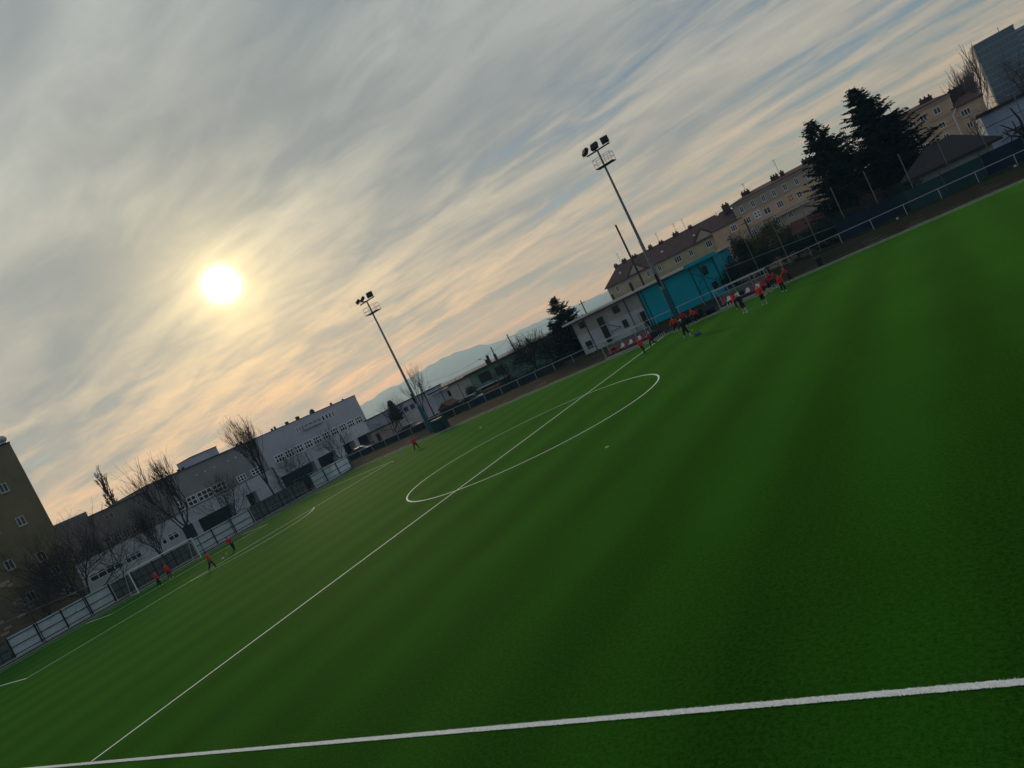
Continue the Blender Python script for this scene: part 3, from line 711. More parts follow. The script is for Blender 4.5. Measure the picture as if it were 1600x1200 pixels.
def tenement_mid():
    t = thing('tenement_house', 'greige four-storey tenement between the ochre terrace and the two tall spruces', 'building', (0, YT, 0))
    F = lambda u, z, w: (u, -w, z)
    x0, x1 = tx(.7), tx(15.5); top = tz(10.62)
    bx(t, 'wall', F, x0, x1, 0, top, -11, 0, M_TENG)
    bx(t, 'floor_band', F, x0-.02, x1, tz(6.55), tz(8.72), -.5, .035, M_TENP)
    bx(t, 'string_course', F, x0-.06, x1, tz(8.72), tz(8.72)+.18, -.3, .12, M_TENG)
    bx(t, 'string_course', F, x0-.06, x1, tz(6.45), tz(6.45)+.16, -.3, .12, M_TENP)
    bx(t, 'cornice', F, x0-.35, x1+.2, top, top+.30, -11.3, .45, M_TENG)
    r_ = hip_roof(t, x0-.4, x1+.4, -.5, 11.4, top+.55, 1.1, M_TILE, 5)
    bx(t, 'wall', F, tx(-3.9), x0-.03, 0, tz(8.35), -10, -.2, M_TENP)
    r2 = hip_roof(t, tx(-4.2), x0+1.2, -.1, 10.4, tz(8.35)+.25, 3.6, M_TILE, 3)
    for x, w, h in ((3.1, 2.0, 1.2), (8.0, 1.8, 1.3), (9.2, .9, 1.4), (13.2, 2.4, 1.4)): chimney(r_, tx(x), 3.2, top+.7, w, h, 3 if w > 1 else 1)
    chimney(r2, tx(-.6), 3.2, tz(8.35)+2.6, 1.7, 2.2, 2); aerial(r_, tx(3.3), 3, top+2.3, 1.8); aerial(r_, tx(8.9), 3, top+1.5, 4.3); aerial(r2, tx(-2.4), 3, tz(8.35)+2.0, 2.2)
    wins(t, F, [(tx(c)-.45, tx(c)+.45, 2) for c in (1.95, 3.85, 5.6, 7.3, 9.1, 10.9, 12.7)], tz(9.05), tz(10.15), fw=.10, sill=True)
    F2 = lambda u, z, w: F(u, z, w+.035)
    wins(t, F2, [(tx(c)-h, tx(c)+h, n) for c, h, n in ((2.25, .5, 2), (5.35, .75, 2), (7.45, .75, 3), (10.5, .5, 2), (12.6, .5, 2))], tz(7.05), tz(8.1), fw=.10, sill=True)
    pn = bx(t, 'white_surround', F2, tx(3.25), tx(4.35), tz(7.1), tz(8.35), .0, .05, M_WHITE)
    for a in (3.45, 3.95):
        for z in (7.35, 7.85): bx(pn, 'pane', lambda u, z, w: F2(u, z, w), tx(a), tx(a)+.36, tz(z), tz(z)+.42, .05, .07, M_GLASS)
    for a in (8.9, 9.3):
        for z in (7.35, 7.85): bx(t, 'stair_window', F2, tx(a), tx(a)+.28, tz(z), tz(z)+.35, .0, .03, M_GLASS)
    wins(t, lambda u, z, w: F(u, z, w-.2), [(tx(-.35)-.75, tx(-.35)+.75, 3)], tz(6.95), tz(8.0), fw=.12, sill=True)
    wins(t, F, [(tx(c)-.5, tx(c)+.5, 2) for c in (2.2, 4.2, 6.2, 8.2)], tz(4.9), tz(6.0), fw=.10)
    bx(t, 'balcony_roof', F, tx(6.0), tx(11.5), tz(5.95), tz(6.05), .1, 1.3, M_ROOFL)
tenement_mid()
def tenement_right():
    t = thing('tenement_house', 'pinkish tenement with white downpipe at the right, behind the black-roofed shed', 'building', (0, YT, 0))
    F = lambda u, z, w: (u, -w, z)
    x0, x1, x2 = tx(21.3), tx(32.35), tx(35.6); top = tz(10.5)
    bx(t, 'wall', F, x0, x1, 0, top, -11, 0, M_TENP)
    bx(t, 'cornice', F, x0-.3, x1+.25, top, top+.3, -11.3, .45, M_TENG)
    r_ = hip_roof(t, x0-.4, x1+.4, -.5, 11.4, top+.55, 1.0, M_TILE, 4)
    bx(t, 'wall', F, x1+.02, x2, 0, tz(8.55), -10, -.3, M_TENP)
    r2 = hip_roof(t, x1-.6, x2+.3, -.1, 10.4, tz(8.55)+.25, 2.6, M_TILE, 3.4)
    for z in (8.35, 6.6, 7.25): bx(t, 'string_course', F, x0-.05, x1+.05, tz(z), tz(z)+.13, -.3, .10, M_TENG)
    for z in (6.85, 7.2): bx(t, 'string_course', F, x1+.1, x2+.05, tz(z), tz(z)+.13, -.3, -.2, M_TENG)
    for x, w, h in ((25.4, 2.2, 1.2), (29.9, 2.4, 1.4), (33.4, 2.6, 2.6)): chimney(r_ if x < 32 else r2, tx(x), 3.5, top+.5 if x < 32 else tz(8.55)+1.2, w, h, 3)
    aerial(r_, tx(25.6), 3, top+2.0, 1.9)
    wins(t, F, [(tx(c)-.62, tx(c)+.62, 2) for c in (23.3, 25.2, 27.0, 28.75, 30.5)], tz(9.0), tz(9.9), fw=.10, sill=True)
    wins(t, F, [(tx(c)-.55, tx(c)+.55, 2) for c in (24.2, 27.3, 30.4)], tz(6.95), tz(7.75), fw=.10, sill=True)
    wins(t, F, [(tx(c)-.50, tx(c)+.50, 2) for c in (25.8, 27.7, 30.3)], tz(5.2), tz(6.05), fw=.10, sill=True)
    wins(t, F, [(tx(c)-.50, tx(c)+.50, 2) for c in (24.0, 26.0, 30.0)], tz(3.6), tz(4.4), fw=.10)
    for c in (28.6, 29.0):
        for z in (7.2, 7.6, 5.45, 5.85): bx(t, 'stair_window', F, tx(c), tx(c)+.3, tz(z), tz(z)+.35, .0, .03, M_GLASS)
    wins(t, lambda u, z, w: F(u, z, w-.3), [(tx(33.4)-.95, tx(33.4)+.75, 3)], tz(7.0), tz(7.95), fw=.10, sill=True)
    wins(t, lambda u, z, w: F(u, z, w-.3), [(tx(33.2)-.5, tx(33.2)+.5, 2)], tz(5.3), tz(6.1), fw=.10)
    m = MB(); m.tube((tx(32.5), -.35, tz(8.6)), (tx(31.9), -.25, tz(7.9)), .13, n=6); m.tube((tx(31.9), -.25, tz(7.9)), (tx(31.9), -.25, 0), .13, n=6); m.build('downpipe', M_WHITE, t)
tenement_right()
def terrace_left():
    Y = 146.0; k_ = (Y-CAM[1])/(90-CAM[1]); ax = lambda x: CAM[0]+(x-CAM[0])*k_; az = lambda z: CAM[2]+(z-CAM[2])*k_
    t = thing('terrace_row', 'long ochre terrace with brown tiled roofs and many chimneys behind the clubhouse', 'building', (0, Y, 0))
    F = lambda u, z, w: (u, -w, z)
    x0, x1 = ax(-29.2), ax(-4.0); e = az(8.1)
    bx(t, 'wall', F, x0, x1, 0, e, -11, 0, M_TENY)
    bx(t, 'string_course', F, x0, x1, az(6.0), az(6.0)+.18, -.2, .10, M_TENY)
    r_ = hip_roof(t, x0-.5, x1+2, -.6, 11.6, e+.2, 4.6, M_TILE, 4.2)
    for c in (-22.0, -7.8):
        g = MB(); xc = ax(c); g.prism([(xc-3.6, -.55, e+.1), (xc+3.6, -.55, e+.1), (xc, -.55, e+3.3)], (0, 5.5, 0)); g.build('gable_dormer', M_TILE, r_)
        g2 = MB(); g2.prism([(xc-2.5, -.62, e+.35), (xc+2.5, -.62, e+.35), (xc, -.62, e+2.6)], (0, .05, 0)); g2.build('gable_wall', M_TENG, r_)
    for j, c in enumerate((-26.9, -24.9, -22.6, -18.9, -16.6, -13.4, -10.4)): chimney(r_, ax(c), 5.2, e+3.9, (1.0, 1.3, 1.6)[j % 3], (1.0, 1.3)[j % 2], 2)
    for c in (-25.6, -20.5, -16.8, -13.0, -11.2): aerial(r_, ax(c), 5, e+4.6, 3.4)
    for c in (-26.0, -16.6, -9.9): bx(r_, 'skylight', lambda u, z, w: (u, 2.0-w, z), ax(c), ax(c)+.6, e+2.1, e+2.6, .0, .6, M_WHITE)
    for c, h, n in ((-27.2, .45, 2), (-24.4, .45, 2), (-20.2, .45, 2), (-17.75, .5, 2), (-13.9, 1.0, 3), (-11.2, .55, 2), (-7.6, .8, 3), (-19.4, .4, 2)):
        facade_window(t, F, ax(c)-h, ax(c)+h, az(6.5), az(7.65), n, fw=.10, sill=True)
terrace_left()

def clubhouse():
    Y = 44.0
    t = thing('clubhouse', 'flat-roofed clubhouse, one half bright teal and the other taupe and white', 'building', (0, Y, BANK_Z))
    F = lambda u, z, w: (u, -w, z-BANK_Z)
    xl, xm, xr = -16.3, -5.95, 4.15; e = 5.15
    q = PY(902, 526, Y)[2]
    bx(t, 'wall', F, xl, xm, 0, e, -8, 0, M_CLUBG)
    bx(t, 'white_dado', F, xl-.02, xm-.25, 0, 3.15, -.3, .035, M_CLUBW)
    bx(t, 'ledge', F, xl-.05, xm-.25, 3.15, 3.27, -.2, .09, M_CLUBW)
    bx(t, 'wall', F, xm+.02, xr, 0, e-.02, -8.1, .06, M_CLUBT)
    bx(t, 'corner_strip', F, xm-.24, xm+.015, 0, e-.03, -.3, .08, M_TEALP)
    bx(t, 'painted_eave_shadow', F, xl-.3, xr+.1, e, e+.10, -8.3, .55, M_BLACK)  # black slab puts the shadow under the eave into the colour
    bx(t, 'roof', F, xl-.9, xr+.25, e+.10, e+.36, -8.6, .85, M_ROOFL)
    bx(t, 'roof_edge', F, xr-3.4, xr+.6, e-.02, e+.42, .56, .90, M_CLUBT)
    for c, z0, z1, w_ in ((-14.9, 4.05, 4.85, .75), (-9.6, 3.95, 4.85, .9), (-15.1, 1.2, 2.2, .9), (2.6, 3.5, 4.5, .65), (3.0, 1.5, 2.4, .65)):
        facade_window(t, lambda u, z, w: F(u, z, w+.065), c-w_/2, c+w_/2, z0, z1, 1, M_BLACK, fw=.06)
    facade_window(t, lambda u, z, w: F(u, z, w+.065), -9.55, -8.9, 1.75, 2.75, 1, M_BLACK, fw=.06)
    facade_window(t, lambda u, z, w: F(u, z, w+.065), -12.6, -11.75, .9, 4.4, 1, M_DKGREEN, fw=.08)
    dr = bx(t, 'door', F, -6.95, -6.3, .67, 2.75, .035, .09, M_DARKIN); bx(dr, 'handle', F, -6.42, -6.36, 1.6, 1.75, .09, .14, M_STEEL)
    bx(t, 'wall_cabinet', F, -8.0, -7.2, .9, 2.9, .035, .35, M_SHEDW)
    for u, mt in ((xl+.05, M_BLACK), (-14.35, M_DARKIN), (-11.5, M_SHEDW), (-8.15, M_DARKIN), (-5.6, M_DARKIN), (-2.5, M_DARKIN), (1.0, M_DARKIN), (2.1, M_TEALP), (3.95, M_DARKIN)):
        MB().tube(F(u, .4, .12), F(u, e, .12), .055, n=6).build('downpipe', mt, t)
    m = MB(); m.bar(F(1.05, 4.3, .1), F(2.05, 3.5, .1), .04, .06); m.bar(F(1.05, 2.3, .1), F(1.9, 3.4, .1), .04, .06); m.bar(F(1.05, 2.0, .1), F(2.05, 2.2, .1), .04, .06); m.bar(F(2.2, 3.4, .1), F(3.2, 2.6, .1), .04, .06); m.build('conduit', M_TEALP, t)
    m = MB(); m.bar(F(-11.4, 3.0, .1), F(-10.0, 2.1, .1), .04, .06); m.bar(F(-11.4, 2.0, .1), F(-10.0, 2.1, .1), .04, .06); m.build('conduit', M_BLACK, t)
    m = MB(); m.bar(F(-10.5, 5.6, -3), F(-10.5, 6.3, -3), .2, .2); m.build('roof_vent', M_BLACK, t)
    m = MB(); m.bar(F(-7.2, 5.5, -2), F(-7.2, 6.6, -2), .3, .3); m.build('roof_vent', M_BLACK, t)
clubhouse()

def green_house():
    Y = 52.0
    t = thing('bungalow', 'low flat-roofed green house with a pale awning behind the bank', 'house', (0, Y, BANK_Z))
    F = lambda u, z, w: (u, -w, z-BANK_Z)
    q = lambda a: PY(*a, Y); xl, xr = q((733, 590))[0], q((850, 540))[0]; top = 4.85
    bx(t, 'wall', F, xl, xr, 0, top, -8, 0, M_GRN)
    bx(t, 'roof', F, xl-.5, xr+.4, top, top+.28, -8.4, .6, M_ROOFD)
    for p0, p1, z0, z1 in ((747, 765, 2.75, 4.3), (778, 790, 2.7, 4.2)):
        a, b = q((p0, 588))[0], q((p1, 580))[0]; facade_window(t, F, a, b, z0, z1, 2, M_DARKIN, fw=.06)
    bx(t, 'awning', F, q((752, 606))[0], q((799, 585))[0], 2.15, 2.28, .02, 1.4, M_ROOFL)
    bx(t, 'painted_porch_shade', F, q((754, 610))[0], q((796, 590))[0], .9, 2.1, .02, .10, M_DARKIN)  # dark panel stands in for the shade below the awning
    for px_, h in ((752, .8), (756, 1.3), (769, 1.0)):
        a = q((px_, 572))[0]; bx(t, 'chimney', F, a, a+.28, top+.28, top+.3+h, -2, -1.6, M_BRICK)
green_house()
def cream_garage():
    Y = 54.0
    t = thing('garage', 'cream and grey garage block left of the green house', 'house', (0, Y, BANK_Z))
    F = lambda u, z, w: (u, -w, z-BANK_Z); q = lambda a: PY(*a, Y)
    x0, x1, x2 = q((676, 620))[0], q((705, 615))[0], q((737, 600))[0]
    bx(t, 'wall', F, x1, x2, 0, 4.75, -7, 0, M_CREAM); bx(t, 'wall', F, x0, x1-.02, 0, 4.5, -7, -.1, M_GREYW)
    bx(t, 'roof', F, x0-.4, x2+.3, 4.75, 4.98, -7.4, .5, M_ROOFD)
    a = q((700, 608))[0]; facade_window(t, lambda u, z, w: F(u, z, w-.1), a-.5, a+.5, 3.0, 4.0, 1, M_DARKIN, fw=.06)
    bx(t, 'garage_door', F, x0+.8, x0+3.0, .6, 2.9, -.1, -.05, M_SHEDW)
cream_garage()
def grey_hall():
    Y = 62.0
    t = thing('warehouse', 'mottled grey hall with rose lower wall beyond the corner of the pitch', 'building', (0, Y, BANK_Z))
    F = lambda u, z, w: (u, -w, z-BANK_Z); q = lambda a: PY(*a, Y)
    x0, x1 = q((575, 668))[0], q((650, 640))[0]; 
    bx(t, 'wall', F, x0, x1, 0, 5.5, -10, 0, M_GREYW)
    bx(t, 'roof', F, x0-.2, x1+.2, 5.5, 5.68, -10.2, .2, M_ROOFD)
    bx(t, 'rose_annex', F, q((600, 675))[0], q((632, 660))[0], 0, 3.0, .02, 3.5, M_PINKW)
    bx(t, 'annex_roof', F, q((598, 675))[0], q((634, 660))[0], 3.0, 3.12, .02, 3.7, M_ROOFD)
    bx(t, 'white_annex', F, q((634, 662))[0], q((660, 650))[0], 0, 3.1, .02, 2.0, M_CREAM)
    for px_ in (610, 640, 652):
        a = q((px_, 650))[0]; facade_window(t, F, a-.6, a+.6, 3.6, 4.6, 2, M_FRAMED, fw=.08)
    bx(t, 'door', lambda u, z, w: F(u, z, w+3.5), q((596, 680))[0]+2.2, q((596, 680))[0]+3.2, .6, 2.3, .02, .06, M_DARKIN)
grey_hall()
def white_cottage():
    Y = 56.0
    t = thing('cottage', 'small white cottage with dark roof half hidden beside the lone spruce', 'house', (0, Y, BANK_Z))
    F = lambda u, z, w: (u, -w, z-BANK_Z); q = lambda a: PY(*a, Y)
    x0, x1 = q((838, 556))[0], q((880, 535))[0]
    bx(t, 'wall', F, x0, x1, 0, 3.6, -6, 0, M_CREAM)
    m = MB(); m.prism([(x0-.3, -.4, 3.6-BANK_Z), (x0-.3, 6.4, 3.6-BANK_Z), (x0-.3, 3, 5.2-BANK_Z)], (x1-x0+.6, 0, 0)); m.build('roof', M_ROOFD, t)
    for a in (x0+.8, x0+2.8): facade_window(t, F, a, a+.8, 2.0, 3.0, 2, M_FRAMED, fw=.07)
white_cottage()
def brown_hut():
    c = PY(697, 642, 43.5)
    t = thing('garden_hut', 'little brown gabled hut beside the first floodlight mast', 'hut', (c[0], 43.5, gz(0, 43.5)))
    MB().box((-1.2, 0, 0), (1.2, 2.2, 1.4)).build('wall', M_WOOD, t)
    m = MB(); m.prism([(-1.4, -.25, 1.38), (1.4, -.25, 1.38), (0, -.25, 2.25)], (0, 2.7, 0)); m.build('roof', M_TILE, t)
    MB().box((-.4, -.04, 0), (.4, -.005, 1.35)).build('door', M_DARKIN, t)
brown_hut()
def red_roof_hut():
    Y = 50.0; c = PY(1262, 358, Y)
    t = thing('garden_hut', 'garden hut with red tiled roof and green door below the spruces', 'hut', (c[0], Y, BANK_Z))
    MB().box((-1.3, 0, 0), (1.7, 3, 2.5)).build('wall', M_SHEDW, t)
    m = MB(); m.prism([(-1.7, -.5, 2.4), (-1.7, 3.5, 2.4), (-1.7, 1.5, 3.9)], (3.8, 0, 0)); m.build('roof', M_TILER, t)
    d = MB().box((-.8, -.06, .2), (.35, -.005, 2.2)).build('door', mat('door_green', (0.02, 0.13, 0.10), .7, .2, 3), t); MB().box((.2, -.10, 1.1), (.26, -.062, 1.25)).build('handle', M_STEEL, d)
    MB().box((-3.4, -.9, .9), (1.9, -.6, 1.25)).build('timber_ledge', M_WOOD, t)
red_roof_hut()
def black_shed():
    Y = 47.0
    t = thing('shed', 'long pale shed under a broad black hipped roof behind the tarpaulin fence', 'shed', (0, Y, BANK_Z))
    x0, x1 = 24.6, 32.0
    MB().box((x0, 0, 0), (x1, 5.5, 2.5)).build('wall', M_SHEDW, t)
    for i in range(7): MB().box((x0+.5+i*1.05, -.03, .1), (x0+.56+i*1.05, -.004, 2.45)).build('batten', M_STEEL, t)
    hip_roof(t, x0-.9, x1+.9, -.9, 6.4, 2.75, 2.25, M_ROOFD, 3.4)
black_shed()
def blue_store():
    Y = 60.0
    t = thing('store_building', 'blue-grey rendered store with flat dark roof at the right edge', 'building', (0, Y, BANK_Z))
    MB().box((33.0, 0, 0), (52, 9, 6.0-BANK_Z)).build('wall', M_BLUEB, t)
    MB().box((32.6, -.5, 6.0-BANK_Z), (52.3, 9.3, 6.3-BANK_Z)).build('roof', M_ROOFD, t)
    for z in (2.4, 3.9): MB().box((33.0, -.03, z), (52, -.003, z+.06)).build('render_joint', M_ROOFD, t)
blue_store()
def tower():
    Y = 330.0; a = PY(1521, 74, Y); b = PY(1583, 40, Y)
    t = thing('office_tower', 'blue glass office tower rising behind bare trees at upper right', 'tower', (0, Y, 0))
    x0, x1, top = a[0], b[0], a[2]
    MB().box((x0+.05, 0, 0), (x1, 18, top)).build('glass_front', M_TGLASS, t)
    MB().box((x0-.6, -.2, 0), (x0, 18.2, top+.6)).build('side_wall', M_TSIDE, t)
    MB().box((x0, -.3, top), (x1+.2, 18.2, top+.7)).build('parapet', M_TGLASS, t)
    MB().box((x1+.02, 1.5, 0), (x1+26, 18, top-1.6)).build('pale_wing', M_TPALE, t)
    nfl = 11
    for i in range(nfl):
        z = 4+(top-4)*i/nfl; MB().box((x0+.06, -.12, z), (x1-.05, -.002, z+.35)).build('floor_band', M_TPALE, t)
    for i in range(9):
        x = x0+(x1-x0)*(i+1)/10; MB().box((x-.08, -.20, 3), (x+.08, -.125, top-.1)).build('mullion', M_MASTC, t)
    for i in range(14): MB().box((x1+.1, 1.35, 3+i*2.1), (x1+25.8, 1.495, 3.7+i*2.1)).build('floor_band', M_TGLASS, t)
    MB().tube((x1-4, 6, top), (x1-4, 6, top+3), .12, n=5).build('aerial', M_BLACK, t)
tower()

# ------------------------------------------------------------------ fences, hedges and tarpaulins beyond the rail
def tarp_fence():
    t = thing('tarpaulin_fence', 'dark blue and teal tarpaulin fence running behind the rail on the right', 'fence', (0, 41.6, BANK_Z))
    x = 17.2; i = 0
    while x < 56:
        MB().tube((x, .05, -.1), (x, .05, 2.35), .035, n=6).build('post', M_DKGREEN, t)
        MB().box((x+.05, -.02, .06), (x+3.25, .01, 2.05+.04*math.sin(i*2.1))).build('panel', M_TARPG if i in (3, 2) else M_TARP, t)
        x += 3.3; i += 1
tarp_fence()
ball_net('wire_fence', 'wire mesh fence on tall thin grey posts beyond the far rail', (5.2, 42.3), (57, 42.3), BANK_Z, 3.2, 3.25, None, cell=.16, pole_r=.04, pm=M_MASTC, w=.004)
t = [o for o in S.objects if o.name.startswith('wire_fence')][0]
for c in list(t.children):
    if c.name.startswith('pole') and (t.location.x+c.data.vertices[0].co.x) > 5:
        for v in c.data.vertices:
            if v.co.z > 2: v.co.z += 3.0

# ------------------------------------------------------------------ trees and shrubs
def rot_about(v, axis, a): return Matrix.Rotation(a, 3, axis) @ v
def bare_tree(name, label, base, h, seed, spread=.55, trunk=.30, r0=None, up=.35, levels=5, kids=(4, 4, 4, 3, 3), group=None, tw=M_TWIG, cat='tree'):
    rn = random.Random(seed); t = thing(name, label, cat, base, 0, group)
    T, C = MB(), MB(); r0 = r0 or h*.0125
    def grow(p, d, ln, r, lev):
        segs = 3 if lev < 2 else 2; q = p
        mb = T if lev < 2 else C; n = 7 if lev == 0 else (5 if lev == 1 else 3)
        dd = d.copy(); pts = [p]
        for i in range(segs):
            wob = Vector((rn.uniform(-1, 1), rn.uniform(-1, 1), rn.uniform(-.3, .8)))*(.10 if lev == 0 else .20)
            dd = (dd+wob+Vector((0, 0, up*.35*(lev > 0)))).normalized()
            q2 = q+dd*(ln/segs); ra = r*(1-.38*i/segs); rb = r*(1-.38*(i+1)/segs)
            mb.tube(q, q2, ra, rb, n=n, caps=False); q = q2; pts.append(q)
        if lev >= levels: return
        k = kids[min(lev, len(kids)-1)]
        for j in range(k):
            f = 1.0 if j == 0 else rn.uniform(.35, 1.0) if lev else rn.uniform(.70, 1.0)
            i = min(segs-1, int(f*segs)); a = pts[i]+(pts[i+1]-pts[i])*min(1, f*segs-i)
            ax = dd.orthogonal().normalized(); ax = rot_about(ax, dd, rn.uniform(0, 2*math.pi))
            ang = rn.uniform(.15, .35) if j == 0 else rn.uniform(.35, .95)*spread/.55
            nd = rot_about(dd, ax, ang); nd = (nd+Vector((0, 0, up))).normalized()
            grow(a, nd, ln*rn.uniform(.62, .88) if lev else h*rn.uniform(.22, .34), r*rn.uniform(.50, .66) if j else r*.70, lev+1)
    grow(Vector((0, 0, -.1)), Vector((rn.uniform(-.05, .05), rn.uniform(-.05, .05), 1)).normalized(), h*trunk, r0, 0)
    zs = max(v[2] for v in T.v+C.v); s = h/zs
    for mb in (T, C): mb.v = [(v[0]*s, v[1]*s, v[2]*s if v[2] > 0 else v[2]) for v in mb.v]
    T.build('trunk', M_BARK, t, smooth=True); C.build('crown', tw, t)
    return t
def poplar(name, label, base, h, seed, width=.14, n=26, wide=.42):
    rn = random.Random(seed); t = thing(name, label, 'tree', base); T, C = MB(), MB()
    T.tube((0, 0, -.1), (0, 0, h*.5), h*.018, h*.009, n=6); T.tube((0, 0, h*.5), (.1, 0, h*.92), h*.009, .02, n=5)
    for i in range(n):
        z = h*(.08+.72*i/n); a = rn.uniform(0, 2*math.pi); ln = h*rn.uniform(.20, .34)*(1-.45*i/n)
        p = Vector((0, 0, z)); d = Vector((math.cos(a)*wide, math.sin(a)*wide, 1)).normalized(); r = h*.006
        for s in range(4):
            d = (d+Vector((rn.uniform(-.1, .1), rn.uniform(-.1, .1), .35))).normalized(); q = p+d*ln/4; C.tube(p, q, r*(1-s*.2), r*(.8-s*.2), n=3, caps=False)
            for k in range(4):
                a2 = rn.uniform(0, 2*math.pi); e = (d*1.2+Vector((math.cos(a2)*.6, math.sin(a2)*.6, .2))).normalized(); q3 = p+(q-p)*rn.random()
                l2 = ln*rn.uniform(.12, .30); C.tube(q3, q3+e*l2, .0024*h, .001*h, n=3, caps=False)
                for _ in range(2):
                    a3 = rn.uniform(0, 2*math.pi); e2 = (e+Vector((math.cos(a3)*.5, math.sin(a3)*.5, .2))).normalized(); C.tube(q3+e*l2*.5, q3+e*l2*.5+e2*l2*.6, .0017*h, .0007*h, n=3, caps=False)
            p = q
    T.build('trunk', M_BARK, t); C.build('crown', M_TWIG, t); return t
def spruce(name, label, base, h, rad, seed, low=.10, gap=.14, mt=None, sparse=.1, tip=.02, lean=0.0):
    rn = random.Random(seed); t = thing(name, label, 'tree', base); T, C = MB(), MB()
    T.tube((0, 0, -.1), (0, 0, h*.97), h*.017, .03, n=8)
    n = int(h*4.2)
    for i in range(n):
        f = i/n; z = h*(low+(1-low)*f)*.985
        for b in range(rn.randint(6, 10)):
            if rn.random() < sparse: continue
            a = rn.uniform(0, 2*math.pi); R_ = rad*((1-f)**.78+tip)*rn.uniform(.50, 1.20)
            d = Vector((math.cos(a), math.sin(a), rn.uniform(-.15, .25))); p = Vector((0, 0, z+rn.uniform(-.2, .2)))
            q1 = p+d*R_*.55+Vector((0, 0, -.06*R_)); q2 = p+d*R_+Vector((0, 0, -.02*R_+rn.uniform(-.1, .25)))
            C.tube(p, q1, .035, .022, n=3, caps=False); C.tube(q1, q2, .022, .008, n=3, caps=False)
            side = Vector((-d.y, d.x, 0)).normalized(); m_ = max(4, int(R_*6.5))
            for k in range(m_):
                s = (k+rn.random())/m_; s = .12+.88*s; c = p+(q1-p)*(s/.55) if s < .55 else q1+(q2-q1)*((s-.55)/.45)
                for sg in (-1, 1):
                    l = (.30+.44*(1-s))*rn.uniform(.6, 1.3)*min(1.25, .6+R_*.25); w = l*rn.uniform(.26, .42)
                    e = (side*sg*rn.uniform(.6, 1)+d*rn.uniform(.3, .9)+Vector((0, 0, rn.uniform(-.75, .12)))).normalized()
                    nrm_ = e.cross(Vector((rn.uniform(-1, 1), rn.uniform(-1, 1), rn.uniform(-.3, .3)))).normalized()*w
                    C.add([c, c+e*l*.5+nrm_*.5, c+e*l, c+e*l*.5-nrm_*.5], [(0, 1, 2, 3)])
    for mb in (T, C): mb.v = [(v[0]+lean*v[2]/h, v[1], v[2]) for v in mb.v]
    T.build('trunk', M_BARK, t); C.build('crown', mt or M_NEEDLE, t); return t
def shrub(name, label, base, rx, ry, rz_, seed, n=5000, mt=None, leaf=.13, cat='bush', hole=.25, ups=0):
    rn = random.Random(seed); t = thing(name, label, cat, base); C, St = MB(), MB()
    cl = []
    for i in range(26):
        a, ph = rn.uniform(0, 2*math.pi), math.acos(rn.uniform(-.55, 1)); k = rn.uniform(.45, .92)
        cl.append((Vector((rx*k*math.sin(ph)*math.cos(a), ry*k*math.sin(ph)*math.sin(a), rz_+rz_*k*math.cos(ph)*.95)), rn.uniform(.22, .42)))
    for i in range(n):
        c, s = cl[rn.randrange(len(cl))]
        o = Vector((rn.gauss(0, 1)*rx, rn.gauss(0, 1)*ry, rn.gauss(0, 1)*rz_))*s*.55; p = c+o
        if p.z < .03: p.z = rn.uniform(.03, .4)
        a = Vector((rn.uniform(-1, 1), rn.uniform(-1, 1), rn.uniform(-.4, 1))).normalized()*leaf*rn.uniform(.6, 1.4); b = a.orthogonal().normalized()*leaf*rn.uniform(.3, .6)
        C.add([p, p+a*.5+b, p+a, p+a*.5-b], [(0, 1, 2, 3)])
    for c, s in cl[:12]: St.tube((c.x*.1, c.y*.1, -.05), c, .05, .015, n=4, caps=False)
    St.build('stems', M_BARK, t); C.build('foliage', mt or M_LEAF, t); return t

def at_x(px_, py_, X): q = PX(px_, py_, X); return (q[0], q[1])
def at_y(px_, py_, Y): q = PY(px_, py_, Y); return (q[0], q[1])
GT = 'bare trees behind the goal-end fence'
bare_tree('bare_tree', 'wide many-stemmed bare tree against the umber block and school', (-59.0, -4.0, 0), 11.6, 21, .85, .16, up=.14, levels=5, kids=(7, 5, 4, 4, 3), group=GT)
bare_tree('bare_tree', 'small thin bare tree in front of the umber block wall', (-58.0, -8.6, 0), 8.2, 22, .65, .28, up=.15, levels=4, kids=(4, 4, 3, 3), group=GT)
bare_tree('bare_tree', 'tall bare tree standing behind the far goalpost', (-63, 11.3, 0), 14.6, 23, .42, .25, up=.34, levels=5, kids=(4, 4, 4, 3, 3), group=GT)
bare_tree('bare_tree', 'dark dense bare tree in front of the lower school wing', (-63.5, 7.2, 0), 10.4, 31, .55, .22, up=.25, levels=5, kids=(5, 4, 4, 4, 3), group=GT)
bare_tree('bare_tree', 'spreading low bare tree in the middle of the school front', (-63, 18.0, 0), 8.9, 24, .75, .2, up=.16, levels=5, kids=(5, 4, 4, 3, 3), group=GT)
bare_tree('bare_tree', 'tallest bare tree, its crown above the grey school roof', (-63, 25.2, 0), 15.3, 25, .40, .28, up=.34, levels=5, kids=(4, 4, 4, 3, 3), group=GT)
bare_tree('bare_tree', 'low bare tree in front of the school window band', (-63, 30.6, 0), 8.4, 26, .8, .3, up=.10, levels=5, kids=(5, 4, 4, 4, 3), group=GT)
bare_tree('bare_tree', 'rounded bare tree before the right end of the school', (-63, 39.8, 0), 8.8, 27, .7, .26, up=.16, levels=5, kids=(5, 4, 4, 3, 3), group=GT)
bare_tree('bare_tree', 'bare tree beyond the pitch corner, right of the school', (-55.2, 46, .6), 7.4, 28, .8, .24, up=.12, levels=5, kids=(5, 4, 4, 3, 3))
spruce('pine_tree', 'small dark pine crown behind the bare tree at the pitch corner', (-57.0, 49.5, .6), 6.6, 1.5, 61, low=.45, sparse=.25)
bare_tree('bare_tree', 'slim pale bare tree behind the nearer floodlight mast', (-60, 60, .6), 11.4, 29, .5, .25, up=.25, levels=5, kids=(4, 3, 3, 3, 3))
